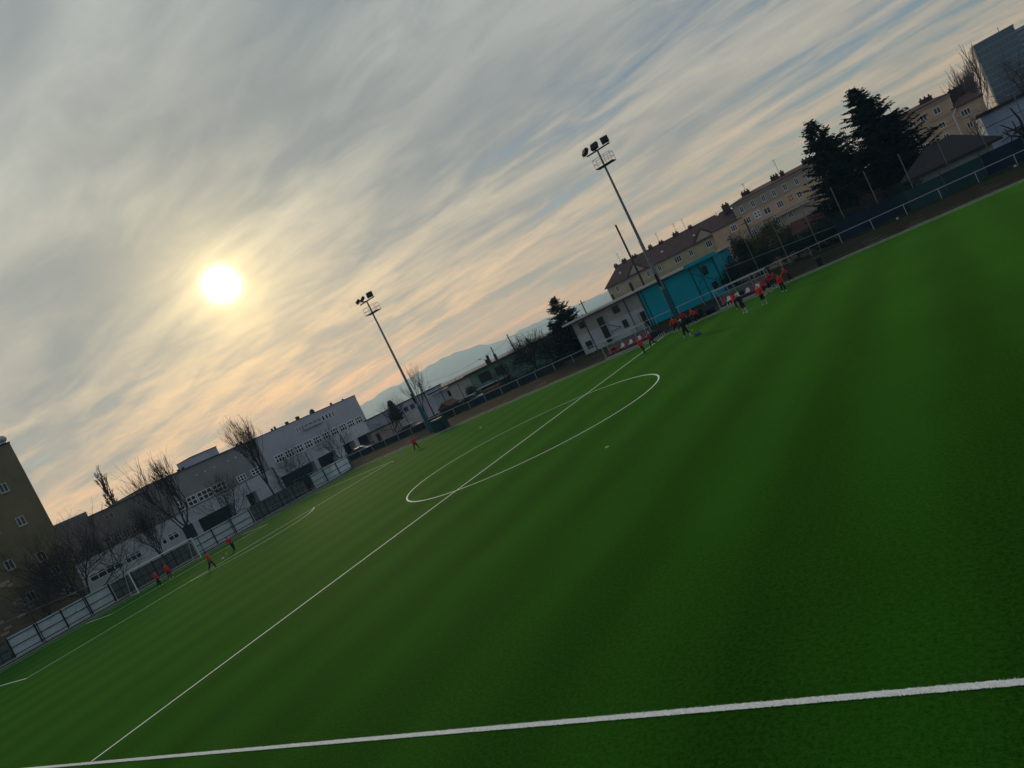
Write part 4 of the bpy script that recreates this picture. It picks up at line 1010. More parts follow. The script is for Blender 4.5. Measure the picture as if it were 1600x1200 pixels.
poplar('poplar_tree', 'lone ragged poplar sticking up behind the school roof on the left', (-112, 28.0, 0), 21.5, 41, n=30)
bare_tree('bare_tree', 'gnarled dark bare tree in front of the green house', (-26.3, 47.5, .6), 6.9, 33, .9, .28, r0=.20, up=.08, levels=5, kids=(6, 5, 4, 4, 3), tw=M_BARK)
bare_tree('bare_tree', 'smaller bare fruit tree beside the green house awning', (-31.5, 47.0, .6), 4.9, 34, .9, .28, r0=.13, up=.08, levels=5, kids=(5, 4, 4, 3, 3), tw=M_BARK)
bare_tree('bare_tree', 'dark twiggy bare tree touching the left side of the lone spruce', (-24.2, 50.0, .6), 6.2, 44, .9, .25, r0=.16, up=.08, levels=5, kids=(6, 4, 4, 4, 3), tw=M_BARK)
spruce('conifer', 'small dark conifer behind the bare trees left of the lone spruce', (-25.6, 56, .6), 6.4, 1.8, 62, low=.05)
spruce('spruce_tree', 'lone bushy spruce left of the clubhouse', (-21.0, 52, .6), 9.3, 4.3, 51, low=.04, sparse=.04, tip=.06, lean=-.3)
spruce('spruce_tree', 'shorter of the two big dark spruces, on the left', (19.7, 52, .6), 13.75, 6.0, 52, low=.06, sparse=.04, lean=-1.7, tip=.05)
spruce('spruce_tree', 'taller of the two big dark spruces, on the right', (24.9, 55, .6), 15.1, 6.6, 53, low=.07, sparse=.06, lean=-2.0, tip=.05)
bare_tree('poplar_tree', 'broad leafless poplar behind the pinkish tenement', (41.8, 175, 0), 24.4, 42, .42, .10, r0=.40, up=.50, levels=5, kids=(8, 4, 4, 3, 3), tw=mat('twig_pale', (0.10, 0.085, 0.07), 0.95, 0.3, 2))
poplar('poplar_tree', 'leafless poplar tip just left of the spruces above the roof', (14.2, 170, 0), 20.0, 43, n=24)
bare_tree('bare_tree', 'rounded bare tree in front of the blue glass tower', (40.9, 96, .6), 13.6, 35, .9, .34, up=.10, levels=5, kids=(5, 4, 4, 4, 3))
bare_tree('bare_tree', 'second bare tree at the right edge below the tower', (45.0, 92, .6), 11.0, 36, .9, .3, up=.10, levels=5, kids=(5, 4, 4, 3, 3))
bare_tree('pollarded_tree', 'black pollarded tree with twisting knobbly limbs before the blue-grey store', (35.2, 53, .6), 4.9, 37, 1.2, .30, r0=.17, up=.02, levels=2, kids=(6, 4, 2))
bare_tree('pollarded_tree', 'second pollarded tree at the right edge before the blue-grey store', (38.0, 53, .6), 5.2, 38, 1.2, .30, r0=.17, up=.05, levels=2, kids=(6, 4, 2))
bare_tree('bare_tree', 'small bare tree between the shed roof and the tenement end', (32.6, 62, .6), 6.6, 39, .8, .4, up=.15, levels=4, kids=(5, 4, 3, 3))
shrub('round_bush', 'large rounded olive-green bush in front of the middle tenement', (9.8, 50.5, .6), 2.9, 2.6, 2.75, 71, 9000, M_LEAF2, .16)
shrub('evergreen_bush', 'nearly black evergreen bush beside the clubhouse end', (5.9, 49.5, .6), 1.5, 1.5, 2.9, 72, 6500, M_LEAF, .15)
shrub('bare_shrub', 'tangled brown shrub under the taller spruce', (20.3, 46.0, .6), 2.6, 1.6, 1.7, 73, 3500, M_WOOD, .12)
shrub('ivy_bush', 'dark ivy bush growing over a gap in the end fence', (-54.9, 25.1, 0), .8, .75, 1.25, 74, 3500, M_IVY, .12)
shrub('bluish_bush', 'bluish-green shrub beside the red-roofed hut', (16.2, 47.6, .6), 1.3, 1.1, 1.3, 75, 3500, M_LEAF3, .12)
rn = random.Random(9)
hl = ['low dark hedge clump next to the second dugout', 'low dark hedge clump under the evergreen bush', 'low dark hedge clump under the olive bush', 'low dark hedge clump before the red-roofed hut']
for i, l in enumerate(hl): shrub('hedge', l, (5.6+i*3.3, 44.3+rn.uniform(-.3, .3), .6), 2.2, 1.3, 1.35+.2*(i % 2), 80+i, 5200, M_LEAF, .13, 'hedge')
ll = ['dark scrub behind the rail below the gnarled tree', 'dark scrub behind the rail beside the orange crate', 'dark scrub behind the rail in front of the cream garage', 'dark scrub behind the rail near the pitch corner', 'scrub patch at the foot of the lone spruce']
for i, (x, l) in enumerate(zip((-24.5, -29.5, -38.6, -50.5, -20.2), ll)): shrub('scrub_bush', l, (x, 43.6+.4*(i % 3), .6), 2.6, .9, .75, 90+i, 2800, M_LEAF, .11)
shrub('climbing_bush', 'yellow-green climber on the corner of the green house', (PY(733, 610, 51)[0], 51.2, .6), .9, .7, 1.5, 97, 2600, M_LEAF2, .12)
shrub('bare_shrub', 'tangled grey brushwood at the end of the clubhouse', (4.9, 45.6, .6), 1.0, .9, 1.6, 98, 1800, M_WOOD, .10)

# ------------------------------------------------------------------ poles, lamps, wires
def wood_pole(label, x, y, h, arm=True, r=.11):
    t = thing('utility_pole', label, 'pole', (x, y, gz(x, y)))
    MB().tube((0, 0, -.1), (0, 0, h), r*1.15, r*.85, n=8).build('pole', M_WOODP, t)
    if arm:
        MB().bar((-.6, 0, h-.5), (.6, 0, h-.5), .09, .09).build('cross_arm', M_WOODP, t)
        for a in (-.5, 0, .5): MB().tube((a, 0, h-.45), (a, 0, h-.25), .03, n=5).build('insulator', M_WHITE, t)
    return t
wood_pole('tall bare pole rising behind the clubhouse roof', PY(962, 352, 56)[0], 56, PY(962, 352, 56)[2]-.6, False, .16)
wood_pole('dark pole sticking up above the green house, right one', PY(792, 523, 60)[0], 60, PY(792, 523, 60)[2]-.6, False)
wood_pole('dark pole sticking up above the green house, left one', PY(767, 543, 60)[0], 60, PY(767, 543, 60)[2]-.6, False)
wood_pole('leaning utility pole close behind the nearer floodlight mast', PY(650, 600, 52)[0]+.6, 52, PY(650, 600, 52)[2]-.6)
wood_pole('utility pole with insulators in front of the right tenement', PY(1430, 205, 70)[0], 70, PY(1430, 205, 70)[2]-.6)
wood_pole('utility pole in front of the middle tenement beside the olive bush', PY(1163, 343, 58)[0], 58, PY(1163, 343, 58)[2]-.6)
wood_pole('short pole left of the lone spruce roofline', PY(907, 470, 62)[0], 62, PY(907, 470, 62)[2]-.6)
for lab, px_, py_, Y in (('thin pole against the grey hall wall, left one', 600, 645, 50), ('thin pole against the grey hall wall, right one', 624, 632, 50), ('thin pole before the cream garage wall', 711, 592, 50), ('thin pole at the corner of the grey garage wall', 685, 605, 50)):
    q = PY(px_, py_, Y); wood_pole(lab, q[0], Y, q[2]-.6, False, .06)
def street_lamp(label, px_, py_, Y, h):
    q = PY(px_, py_, Y); t = thing('street_lamp', label, 'street lamp', (q[0], Y, gz(0, Y)))
    h = q[2]-gz(0, Y)
    MB().tube((0, 0, 0), (0, 0, h), .09, .05, n=6).build('pole', M_MASTC, t)
    for s in (-1, 1):
        MB().tube((0, 0, h), (s*1.1, 0, h+.5), .035, n=5).build('arm', M_MASTC, t)
        MB().box((s*1.05-.3, -.12, h+.44), (s*1.05+.3, .12, h+.58)).build('lamp_head', M_MASTC, t)
street_lamp('twin-armed street lamp seen over the green house roof', 757, 562, 75, 9)
street_lamp('twin-armed street lamp left of the cream garage', 668, 610, 75, 9)
def wire(label, a, b, sag):
    m = MB(); a, b = Vector(a), Vector(b); pr = a
    for i in range(1, 17):
        s = i/16; q = a.lerp(b, s)-Vector((0, 0, sag*4*s*(1-s))); m.tube(pr, q, .016, n=3, caps=False); pr = q
    return tag(m.build('overhead_wire', M_BLACK), label, 'wire')
a, b = PY(792, 530, 60), PY(767, 549, 60); c = PY(655, 600, 60)
wire('overhead wire between the two dark poles over the green house', a, b, .3)
wire('overhead wire sagging from the dark pole towards the floodlight mast', b, c, .8)
a, b = PY(907, 474, 62), PY(792, 527, 60); wire('overhead wire sagging across in front of the mountains', a, b, .7)

# ------------------------------------------------------------------ dugouts
def seat_mesh(name, m_):
    m = MB()
    m.box((-.20, -.02, .40), (.20, .36, .44)); m.box((-.215, .0, .44), (-.195, .34, .50)); m.box((.195, .0, .44), (.215, .34, .50))
    m.prism([(-.20, .36, .43), (.20, .36, .43), (.20, .42, .60), (.13, .44, .80), (-.13, .44, .80), (-.20, .42, .60)], (0, .035, .01))
    return m
def dugout(label, x0, x1, y, colours):
    n = len(colours)
    t = thing('team_dugout', label, 'dugout', ((x0+x1)/2, y, 0.05), 0, 'team dugouts on the far touchline'); w = (x1-x0)/2
    MB().box((-w-.1, -.35, -.08), (w+.1, 1.7, .04)).build('concrete_pad', M_CONC, t)
    for x in (-w, w):
        m = MB(); m.bar((x, 0, 0), (x, -.05, 1.9), .06, .06); m.bar((x, -.05, 1.9), (x, .75, 1.96), .05, .05); m.bar((x, .75, 1.96), (x, 1.45, 1.3), .05, .05); m.bar((x, 1.45, 1.3), (x, 1.5, 0), .05, .05); m.build('side_frame', M_STEEL, t)
    for i in (1, 2):
        x = -w+2*w*i/3; m = MB(); m.bar((x, .75, 1.95), (x, 1.45, 1.3), .04, .04); m.bar((x, 1.45, 1.3), (x, 1.5, 0), .04, .04); m.build('rib', M_STEEL, t)
    MB().bar((-w, -.05, 1.93), (w, -.05, 1.93), .09, .09).build('front_beam', M_STEEL, t)
    MB().bar((-w, 1.46, 1.3), (w, 1.46, 1.3), .05, .05).build('rear_beam', M_STEEL, t)
    for i in range(3):
        a, b = -w+2*w*i/3+.04, -w+2*w*(i+1)/3-.04
        m = MB(); m.prism([(a, 1.49, 0.15), (a, 1.44, 1.28), (a, 1.46, 1.28), (a, 1.51, .15)], (b-a, 0, 0)); m.build('back_panel', CLEAR, t)
        m = MB(); m.prism([(a, 0.0, 1.965), (a, .75, 2.0), (a, .75, 1.985), (a, 0, 1.95)], (b-a, 0, 0)); m.build('roof_panel', CLEAR, t)
    MB().bar((-w+.1, .95, .38), (w-.1, .95, .38), .08, .06).build('seat_beam', M_STEEL, t)
    for i, c in enumerate(colours):
        if c is None: continue
        s = seat_mesh('seat', None).build('seat', M_REDS if c == 'r' else M_WHTS, t, (-w+.35+(2*w-.7)*i/(n-1), .72, .0))
    return t
CLEAR = bpy.data.materials.new('clear_sheet'); CLEAR.use_nodes = True
_t = CLEAR.node_tree; _b = _t.nodes['Principled BSDF']; _b.inputs['Base Color'].default_value = (.35, .38, .40, 1); _b.inputs['Roughness'].default_value = .25
_tr = _t.nodes.new('ShaderNodeBsdfTransparent'); _mx = _t.nodes.new('ShaderNodeMixShader'); _no = _t.nodes.new('ShaderNodeTexNoise'); _no.inputs['Scale'].default_value = 2.0
_mr = _t.nodes.new('ShaderNodeMapRange'); _mr.inputs[3].default_value = .10; _mr.inputs[4].default_value = .32
_t.links.new(_no.outputs['Fac'], _mr.inputs[0]); _t.links.new(_mr.outputs[0], _mx.inputs[0]); _t.links.new(_tr.outputs[0], _mx.inputs[1]); _t.links.new(_b.outputs[0], _mx.inputs[2])
_t.links.new(_mx.outputs[0], _t.nodes['Material Output'].inputs['Surface'])
dugout('team dugout nearer the goal, at the end of the halfway line', -8.05, -2.5, 32.1, 'rrrwrwrwrw')
dugout('team dugout on the right, beside the huddle of players', 5.75, 11.0, 32.1, 'rwrwrwrwrr')

# ------------------------------------------------------------------ people
SKEL = [('pelvis', 'spine'), ('spine', 'chest'), ('chest', 'neck'),
        ('chest', 'shl'), ('shl', 'ell'), ('ell', 'wrl'), ('wrl', 'hal'), ('chest', 'shr'), ('shr', 'elr'), ('elr', 'wrr'), ('wrr', 'har'),
        ('pelvis', 'hil'), ('hil', 'knl'), ('knl', 'anl'), ('anl', 'tol'), ('pelvis', 'hir'), ('hir', 'knr'), ('knr', 'anr'), ('anr', 'tor')]
RAD = dict(pelvis=(.175, .135), spine=(.175, .135), chest=(.205, .145), neck=(.068, .068), shl=(.092, .092), shr=(.092, .092), ell=(.068, .068), elr=(.068, .068), wrl=(.038, .036), wrr=(.038, .036), hal=(.040, .022), har=(.040, .022),
           hil=(.118, .118), hir=(.118, .118), knl=(.088, .088), knr=(.088, .088), anl=(.062, .062), anr=(.062, .062), tol=(.042, .034), tor=(.042, .034))
def limb(o, a1, a2, l1, l2, side):
    """two-bone limb hanging down; a1,a2: forward angles in degrees, side: outward angle"""
    def v(a, l): return Vector((math.sin(R(side))*l, math.sin(R(a))*l*math.cos(R(side)), -math.cos(R(a))*l*math.cos(R(side))))
    m_ = o+v(a1, l1); return m_, m_+v(a2, l2)
def person(label, feet, h, rz, legs=((0, 0, 3), (0, 0, 3)), arms=((5, 15, 8), (5, 15, 8)), lean=3, shirt=None, trousers=None, hair=None, cap=None, shoes=None, headpitch=0, group=None, socks=False):
    s = h/1.75
    J = {}
    J['pelvis'] = Vector((0, 0, .95)); ln = R(lean)
    ax = Vector((0, math.sin(ln), math.cos(ln)))
    J['spine'] = J['pelvis']+ax*.20; J['chest'] = J['pelvis']+ax*.42; J['neck'] = J['pelvis']+ax*.60
    for k, sg, A in (('l', -1, arms[0]), ('r', 1, arms[1])):
        J['sh'+k] = J['chest']+Vector((sg*.19, 0, 0))+ax*.06
        J['el'+k], J['wr'+k] = limb(J['sh'+k], A[0], A[1], .29, .25, sg*A[2])
        d = (J['wr'+k]-J['el'+k]).normalized(); J['ha'+k] = J['wr'+k]+d*.09
    for k, sg, A in (('l', -1, legs[0]), ('r', 1, legs[1])):
        J['hi'+k] = J['pelvis']+Vector((sg*.095, 0, -.06))
        J['kn'+k], J['an'+k] = limb(J['hi'+k], A[0], A[1], .42, .41, sg*A[2])
        fp = R(max(-60, min(20, A[1])))*.6; J['to'+k] = J['an'+k]+Vector((sg*.02, .18*math.cos(fp), -.045+.18*math.sin(fp)))
    low_ = min(min(J['an'+k].z-.075, J['to'+k].z-.03) for k in 'lr')
    for v in J.values(): v.z -= low_
    names = list(J); me = bpy.data.meshes.new('skeleton'); me.from_pydata([J[n]*s for n in names], [(names.index(a), names.index(b)) for a, b in SKEL], [])
    ob = bpy.data.objects.new('skeleton', me); COL.objects.link(ob)
    ob.modifiers.new('skin', 'SKIN'); sub = ob.modifiers.new('sub', 'SUBSURF'); sub.levels = 1; sub.render_levels = 1
    for i, n in enumerate(names):
        sv = me.skin_vertices[0].data[i]; sv.radius = (RAD[n][0]*s, RAD[n][1]*s); sv.use_root = (n == 'pelvis')
    dg = bpy.context.evaluated_depsgraph_get(); em = bpy.data.meshes.new_from_object(ob.evaluated_get(dg))
    bpy.data.objects.remove(ob); 
    mats = [shirt or M_SHIRT, trousers or M_TROU, M_SKIN, shoes or M_SHOE, M_SOCK if socks else (trousers or M_TROU), M_HAIR]
    part = {'spine': 0, 'chest': 0, 'neck': 0, 'shl': 0, 'shr': 0, 'ell': 0, 'elr': 0, 'wrl': 0, 'wrr': 0, 'hal': 2, 'har': 2, 'hil': 1, 'hir': 1, 'knl': 1, 'knr': 1, 'anl': 4, 'anr': 4, 'tol': 3, 'tor': 3}
    segs = [(J[a]*s, J[b]*s, part[b]) for a, b in SKEL]
    mb = MB(); mb.v = [tuple(v.co) for v in em.vertices]
    for p in em.polygons:
        c = p.center; best, bi = 9, 0
        for a, b, k in segs:
            ab = b-a; q = max(0, min(1, (c-a).dot(ab)/ab.length_squared)); d = (a+ab*q-c).length
            if d < best: best, bi = d, k
        mb.f.append(tuple(p.vertices)); mb.m.append(bi)
    bpy.data.meshes.remove(em)
    # hands: five fingers rooted in the palm
    for k, sg in (('l', -1), ('r', 1)):
        w_, h_ = J['wr'+k]*s, J['ha'+k]*s; d = (h_-w_).normalized(); sd = d.orthogonal().normalized(); nn = d.cross(sd)
        for i in range(4):
            o = h_+sd*(i-1.5)*.019*s; l = (.062, .072, .068, .054)[i]*s; k1 = o+d*l*.55; mb.tube(o-d*.02*s, k1, .009*s, .008*s, n=5, mi=2); mb.tube(k1, k1+(d+nn*.6).normalized()*l*.5, .008*s, .006*s, n=5, mi=2)
        o = w_+d*.03*s-sd*.03*s; k1 = o+(d-sd*.8).normalized()*.04*s; mb.tube(o, k1, .011*s, .009*s, n=5, mi=2); mb.tube(k1, k1+(d+nn*.3).normalized()*.03*s, .009*s, .007*s, n=5, mi=2)
    # head with face
    hd = R(lean*.5+headpitch); hc = J['neck']*s+Vector((0, math.sin(hd)*.13, math.cos(hd)*.13))*s
    RX = Matrix.Rotation(-hd, 3, 'X')
    hb = MB(); hb.ell((0, 0, 0), (.075*s, .098*s, .118*s), 14, 10, 2); hb.ell((0, .03*s, -.07*s), (.052*s, .055*s, .045*s), 10, 6, 2)
    hb.prism([(-.012*s, .092*s, .02*s), (.012*s, .092*s, .02*s), (.016*s, .094*s, -.025*s), (0, .118*s, -.022*s), (-.016*s, .094*s, -.025*s)], (0, .004*s, 0), 2)
    for sg in (-1, 1):
        hb.ell((sg*.076*s, -.005*s, 0), (.012*s, .024*s, .034*s), 6, 5, 2); hb.ell((sg*.030*s, .088*s, .012*s), (.014*s, .008*s, .008*s), 6, 4, 5)
    hb.box((-.024*s, .078*s, -.056*s), (.024*s, .093*s, -.049*s), 5)
    hb.tube((0, -.01*s, -.16*s), (0, -.005*s, -.05*s), .052*s, .05*s, n=8, mi=2)
    mb.add([RX @ Vector(v)+hc for v in hb.v], hb.f); mb.m[-len(hb.f):] = hb.m
    t = thing('person', label, 'person', (feet[0], feet[1], feet[2] if len(feet) > 2 else .008), rz, group)
    b = mb.build('body', mats, t, smooth=True)
    hm_ = MB(); hm_.ell((0, -.012*s, .030*s), (.083*s, .100*s, .103*s), 14, 9)
    hm_.v = [tuple(RX @ Vector((v[0], v[1] if v[1] < .055*s or v[2] > .075*s else .055*s, max(v[2], -.05*s if v[1] < 0 else .03*s)))+hc) for v in hm_.v]
    hm_.build('cap' if cap else 'hair', cap or hair or M_HAIR, t, smooth=True)
    if cap:
        br = MB(); br.prism([(-.06*s, .07*s, .055*s), (.06*s, .07*s, .055*s), (.045*s, .155*s, .045*s), (-.045*s, .155*s, .045*s)], (0, 0, .010*s)); br.v = [tuple(RX @ Vector(v)+hc) for v in br.v]; br.build('cap_peak', cap, t)
    return t
WALK = ((28, 8, 4), (-18, -34, 4)); WIDE = ((14, 4, 14), (-10, -18, 14)); STAND = ((4, 0, 5), (-3, -4, 6)); RUN = ((42, 0, 4), (-22, -72, 4)); APART = ((4, 0, 17), (-2, -6, 17))
A_REST = ((8, 22, 9), (-4, 10, 9)); A_RUN = ((-32, 45, 8), (38, 95, 8)); A_HIP = ((-15, 45, 32), (-15, 45, 32)); A_OUT = ((20, 40, 35), (10, 30, 30)); A_FOLD = ((25, 100, 4), (25, 95, 4))
GP = 'young players in red tops training on the pitch'
def ppl(px_, py_, label, h, rz, z=0.0, **k):
    q = G(px_, py_, z); return person(label, (q[0], q[1], .008+z), h, R(rz), group=k.pop('group', GP), **k)
ppl(251, 916, 'player in red top and black trousers nearest the left goalpost', 1.52, -60, legs=STAND, arms=A_REST)
ppl(267.5, 904, 'player in dark red kit standing in front of the goal', 1.58, -75, legs=STAND, arms=A_REST, trousers=M_SHIRTD, hair=M_HAIRB)
ppl(333.5, 889.5, 'red-topped player striding beside the ball near the penalty area line', 1.58, -40, legs=WALK, arms=A_REST, shoes=M_SHOED)
ppl(367, 860, 'red-topped player bending forward near the goal area, right of the goal', 1.50, 200, legs=((10, 0, 5), (-8, -16, 5)), arms=A_RUN, lean=24, shoes=M_SHOED)
ppl(652, 702, 'lone red-topped player with legs apart near the far touchline', 1.52, 43, legs=APART, arms=A_REST, shoes=M_SHOED)
ppl(1008.5, 553, 'red-topped player walking down the halfway line, in front of the dugout', 1.56, 170, legs=WALK, arms=A_REST, lean=8, shoes=M_SHOED)
ppl(1022, 541, 'red-topped player running towards the halfway line end', 1.56, 60, legs=RUN, arms=A_RUN, lean=14, shoes=M_SHOED, shirt=M_SHIRTC)
ppl(1059, 518, 'red-topped player left of the white-capped coach by the second mast', 1.55, 200, legs=WIDE, arms=A_HIP, lean=6)
ppl(1073, 510, 'red-topped player half hidden behind the white-capped coach', 1.55, 180, legs=STAND, arms=A_OUT, shirt=M_SHIRTC)
ppl(1089, 503.5, 'red-topped player standing by the dark bags at the far touchline', 1.50, 140, legs=STAND, arms=A_HIP, lean=10)
ppl(1096, 500.5, 'crouching player in dark red top at the far touchline', 1.42, 90, legs=((62, -35, 8), (50, -45, 8)), arms=((40, 60, 8), (35, 60, 8)), lean=38, shirt=M_SHIRTD)
ppl(1077, 530.5, 'coach in black tracksuit and pale cap near the second mast', 1.78, 200, legs=WIDE, arms=A_HIP, shirt=M_JACK, cap=M_CAP, shoes=M_SHOED, group='coaches in black', socks=True)
ppl(1166, 489.5, 'coach in black leaning sideways with white cap before the right dugout', 1.74, 150, legs=WIDE, arms=A_OUT, lean=12, shirt=M_JACK, cap=M_WHITE, group='coaches in black', socks=True)
ppl(1153, 483, 'red-topped player partly hidden behind the white-capped coach at right dugout', 1.48, 120, legs=STAND, arms=A_REST, lean=10)
ppl(1196, 476, 'red-topped player in shorts standing alone in front of the right dugout', 1.56, 160, legs=APART and ((4, 0, 8), (-2, -6, 9)), arms=A_HIP, socks=True)
ppl(1198, 461, 'huddled red-topped player nearest the right dugout seats', 1.52, 110, legs=WIDE, arms=A_REST, lean=14, socks=True)
ppl(1206, 456, 'huddled red-topped player second from the right dugout seats', 1.55, 250, legs=STAND, arms=A_FOLD, shirt=M_SHIRTD, socks=True)
ppl(1210.5, 451, 'huddled red-topped player at the back of the group', 1.60, 200, legs=STAND, arms=A_OUT, socks=True, shirt=M_SHIRTC)
ppl(1217.5, 449, 'huddled red-topped player with arms folded in the group centre', 1.50, 150, legs=STAND, arms=A_FOLD, shirt=M_SHIRTD, socks=True)
ppl(1226.5, 456, 'red-topped player stepping out in front of the huddle', 1.58, 190, legs=WALK, arms=A_REST, lean=10)
ppl(1236.5, 440, 'rightmost red-topped player bending beside the kerb', 1.60, 100, legs=WIDE, arms=((40, 55, 10), (35, 60, 10)), lean=30)

# ------------------------------------------------------------------ balls, bags, bins, cars
def football(label, p):
    t = thing('football', label, 'ball', (p[0], p[1], p[2]+.11))
    MB().ell((0, 0, 0), (.11, .11, .11), 16, 10).build('ball', M_WHITE, t, smooth=True)
    m = MB()
    for i in range(12):
        ph = math.acos(1-2*(i+.5)/12); th = i*2.399; n = Vector((math.sin(ph)*math.cos(th), math.sin(ph)*math.sin(th), math.cos(ph))); a = n.orthogonal().normalized(); b = n.cross(a)
        m.add([n*.1115+(a*math.cos(2*math.pi*k_/5)+b*math.sin(2*math.pi*k_/5))*.026 for k_ in range(5)], [(0, 1, 2, 3, 4)])
    m.build('patches', M_BLACK, t)
football('white ball lying alone between centre circle and far touchline', (*G(752, 670)[:2], .008))
football('white ball at the penalty area line near two players', (*G(349.5, 874.5)[:2], .008))
q = PY(1586, 259, 38.1); football('white ball at a rail post on the far right of the bank', (q[0], 38.1, gz(0, 38.1)))
q = PY(1402, 341, 38.1); football('white ball on the bank under the tarpaulin fence', (q[0], 38.1, gz(0, 38.1)))
q = G(949, 699); 
def cone(label, p, mt):
    m = MB(); m.tube((0, 0, 0), (0, 0, .05), .10, .045, n=14, caps=False); m.tube((0, 0, .05), (0, 0, .052), .045, .03, n=14, caps=False)
    return tag(m.build('marker_cone', mt, None, (p[0], p[1], .009)), label, 'cone', 'training marker cones')
cone('small pale yellow marker cone inside the near half of the pitch', q, M_YEL)
cone('pale marker cone near the penalty arc by the far corner', G(614, 722), M_YEL)
cone('yellow marker cone beside the coach near the second mast', G(1082, 516), M_YEL)
def bag(label, p, w, d, h, rz=0.2, mt=None):
    t = thing('sports_bag', label, 'bag', p, rz, 'sports bags by the touchline')
    m = MB(); n = 10
    pts = [(-w/2, d/2*math.cos(2*math.pi*i/n), h/2+h/2*math.sin(2*math.pi*i/n)) for i in range(n)]
    m.prism(pts, (w, 0, 0)); m.build('bag_body', mt or M_BAG, t)
    s_ = MB(); pr = None
    for i in range(7):
        a = math.pi*i/6; q_ = Vector((-w*.25*math.cos(a), 0, h*.97+.12*math.sin(a)));
        if pr is not None: s_.tube(pr, q_, .012, n=5)
        pr = q_
    s_.build('handle', M_BLACK, t)
q = G(1041, 517); bag('big navy kit bag left of the second mast on the touchline', (q[0], 31.6, .03), 1.5, .8, .8)
bag('black kit bag stacked behind players by the second mast', (1.8, 32.2, .06), 1.2, .8, 1.0, .4, M_BLACK)
bag('second black kit bag behind players by the second mast', (3.2, 32.4, .08), 1.1, .8, .9, -.3, M_BLACK)
bag('navy bag at the left end of the right dugout', (4.7, 32.3, .06), .9, .7, .7, .1)
q = G(1091, 524); bag('small blue bag dropped on the turf beside the coach', (q[0], q[1], .008), .55, .3, .28, .3, mat('bag_blue', (.06, .10, .22), .8, .1, 5))
bag('black bag on the second seat of the dugout nearer the goal', (-7.1, 32.75, .50), .45, .35, .35, .1, M_BLACK)
bag('black jacket bundle on the dugout seats behind the leaning coach', (8.1, 32.75, .50), .5, .4, .4, .1, M_BLACK)
def bottle(label, p):
    m = MB(); m.tube((0, 0, 0), (0, 0, .18), .036, n=8); m.tube((0, 0, .18), (0, 0, .22), .036, .015, n=8); m.tube((0, 0, .22), (0, 0, .25), .016, n=8)
    return tag(m.build('water_bottle', M_WHITE, None, p), label, 'bottle', 'water bottles')
for i in range(6): bottle('white water bottle in the row on the kerb between dugout and mast', (-1.55+i*.22, 31.35+.05*math.sin(i*3), .07))
for i in range(5): bottle('white water bottle standing before the seats of the right dugout', (6.6+i*.28, 31.85+.06*math.sin(i*2), .09))
def container():
    c = PY(689, 673, 32.4)
    t = thing('waste_container', 'dark teal wheeled container beside the first floodlight mast', 'container', (c[0]+.1, 32.6, .05))
    m = MB(); m.prism([(-.95, -.5, .15), (.95, -.5, .15), (1.05, -.6, 1.45), (-1.05, -.6, 1.45)], (0, 1.2, 0)); m.build('body', M_BIN, t)
    m = MB(); m.prism([(-1.1, -.68, 1.45), (-1.1, .68, 1.45), (-1.1, .55, 1.62), (-1.1, 0, 1.70), (-1.1, -.55, 1.62)], (2.2, 0, 0)); m.build('lid', M_BIN, t)
    for x in (-.8, .8):
        for y in (-.35, .5): MB().tube((x-.04, y, .09), (x+.04, y, .09), .09, n=10).build('wheel', M_TYRE, t)
container()
def litter_bin():
    t = thing('litter_bin', 'small black litter bin on the bank at the kerb', 'bin', (15.8, 32.0, .03))
    MB().tube((0, 0, 0), (0, 0, .80), .24, .29, n=14).build('body', M_BINK, t); MB().tube((0, 0, .80), (0, 0, .88), .31, .29, n=14).build('rim', M_BLACK, t)
litter_bin()
def crate():
    a, b = PY(756, 618, 42.0), PY(783, 606, 42.0)
    t = thing('timber_crate', 'long rust-orange timber crate behind the rail before the green house', 'crate', ((a[0]+b[0])/2, 42.0, BANK_Z)); w = (b[0]-a[0])/2
    for i in range(4): MB().box((-w, -.05, .05+i*.34), (w, -.005, .36+i*.34)).build('plank', M_ORANGE, t)
    MB().box((-w+.02, 0, 0), (w-.02, .9, 1.42)).build('core', M_WOOD, t)
crate()
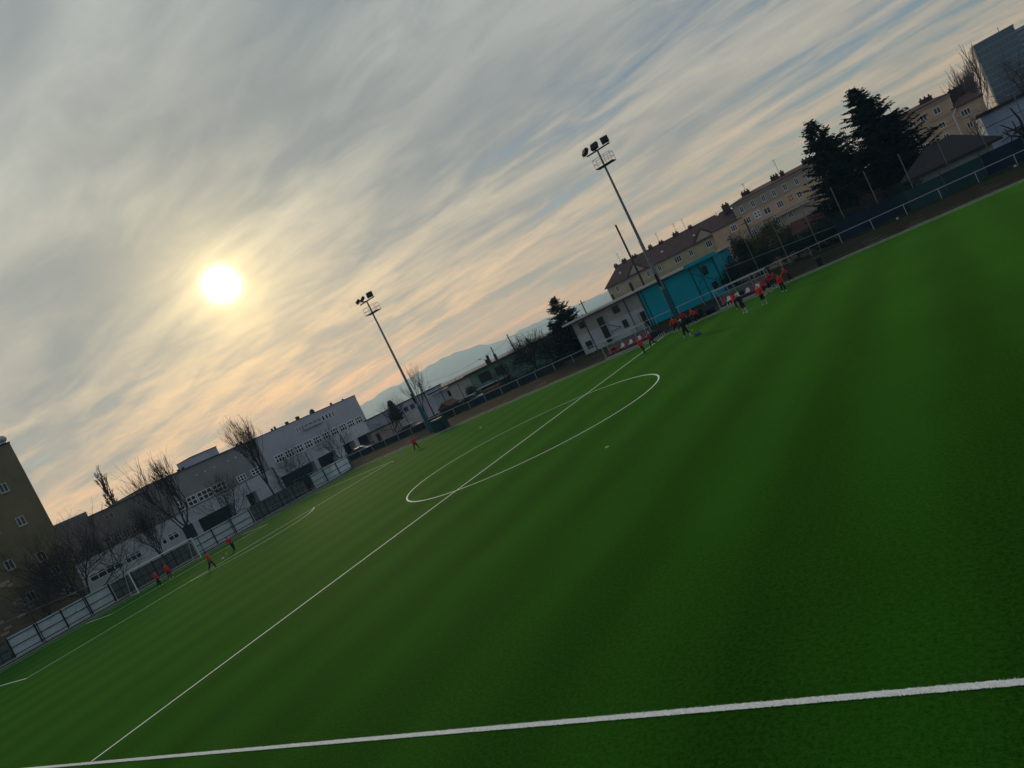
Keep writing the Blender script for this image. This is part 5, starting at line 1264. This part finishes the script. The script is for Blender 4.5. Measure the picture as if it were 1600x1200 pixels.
def car(label, x, y, rz, paint, z=BANK_Z):
    t = thing('parked_car', label, 'car', (x, y, z), R(rz), 'cars parked beyond the bank')
    W2 = .86
    prof_ = [(-2.1, .35), (-2.12, .70), (-1.95, .92), (-1.25, .98), (.95, .95), (1.80, .82), (2.08, .66), (2.10, .35)]
    m = MB(); m.prism([(a, -W2, b) for a, b in prof_], (0, 2*W2, 0)); m.build('body', paint, t)
    m = MB(); lo_ = [(-1.45, .95), (1.05, .93)]; hi_ = [(-1.05, 1.42), (.35, 1.44)]
    vs = [(lo_[0][0], -W2+.04, lo_[0][1]), (lo_[1][0], -W2+.04, lo_[1][1]), (lo_[1][0], W2-.04, lo_[1][1]), (lo_[0][0], W2-.04, lo_[0][1]), (hi_[0][0], -W2+.2, 1.42), (hi_[1][0], -W2+.2, 1.44), (hi_[1][0], W2-.2, 1.44), (hi_[0][0], W2-.2, 1.42)]
    m.add(vs, [(0, 1, 5, 4), (1, 2, 6, 5), (2, 3, 7, 6), (3, 0, 4, 7), (4, 5, 6, 7)]); m.build('cabin_windows', M_GLASS, t)
    MB().box((hi_[0][0]-.03, -W2+.19, 1.43), (hi_[1][0]+.03, W2-.19, 1.48)).build('roof', paint, t)
    for xx in (-1.3, 1.3):
        for sg in (-1, 1):
            w = MB().tube((xx, sg*W2-.10, .31), (xx, sg*W2+.06, .31), .31, n=16).build('wheel', M_TYRE, t); MB().tube((xx, sg*(W2+.062)-.005, .31), (xx, sg*(W2+.062)+.005, .31), .19, n=12).build('rim', M_STEEL, w)
    for sg in (-1, 1):
        MB().box((2.02, sg*.62-.16, .66), (2.10, sg*.62+.16, .78)).build('headlight', M_WHITE, t); MB().box((-2.13, sg*.66-.12, .72), (-2.10, sg*.66+.12, .86)).build('tail_light', M_REDS, t)
q = PY(693, 615, 47); car('silver car parked in front of the grey garage wall', q[0], 47, 15, M_CARS)
q = PY(739, 603, 46); car('white car parked in front of the cream garage wall', q[0]-.8, 46.0, 8, M_CARW)
q = PY(566, 706, 43); car('dark blue car parked near the fence end at the pitch corner', q[0], 43.0, 30, M_CARB)
q = PY(640, 672, 44); car('white car parked beside the hedge right of the rose annex', q[0], 44.5, 5, M_CARW)

def low_dark_strip():  # dark panels added to stand for hedge and shadow behind the rail
    t = thing('low_dark_strip', 'low dark panels added for the band of hedge and shadow behind the rail at the left end of the bank', 'fence', (0, 40.6, BANK_Z))
    x = -70.0; i = 0
    while x < -21:
        MB().tube((x, .04, -.1), (x, .04, 1.15), .03, n=6).build('post', M_BLACK, t)
        MB().box((x+.04, -.01, .02), (x+2.96, .01, 1.0+.05*math.sin(i*1.7))).build('panel', M_DARKIN if i % 3 else M_TARP, t)
        x += 3.0; i += 1
low_dark_strip()

for i, (x, y, l) in enumerate(((14.6, 46.2, 'dark shrub at the foot of the shorter spruce'), (18.4, 45.4, 'dark shrub between the two big spruces'), (23.2, 45.6, 'dark shrub under the taller spruce beside the shed'), (7.6, 46.4, 'dark ivy-covered shrub between evergreen and olive bushes'))):
    shrub('shrub', l, (x, y, .6), 2.3, 1.3, 1.5, 120+i, 4200, M_LEAF, .14)
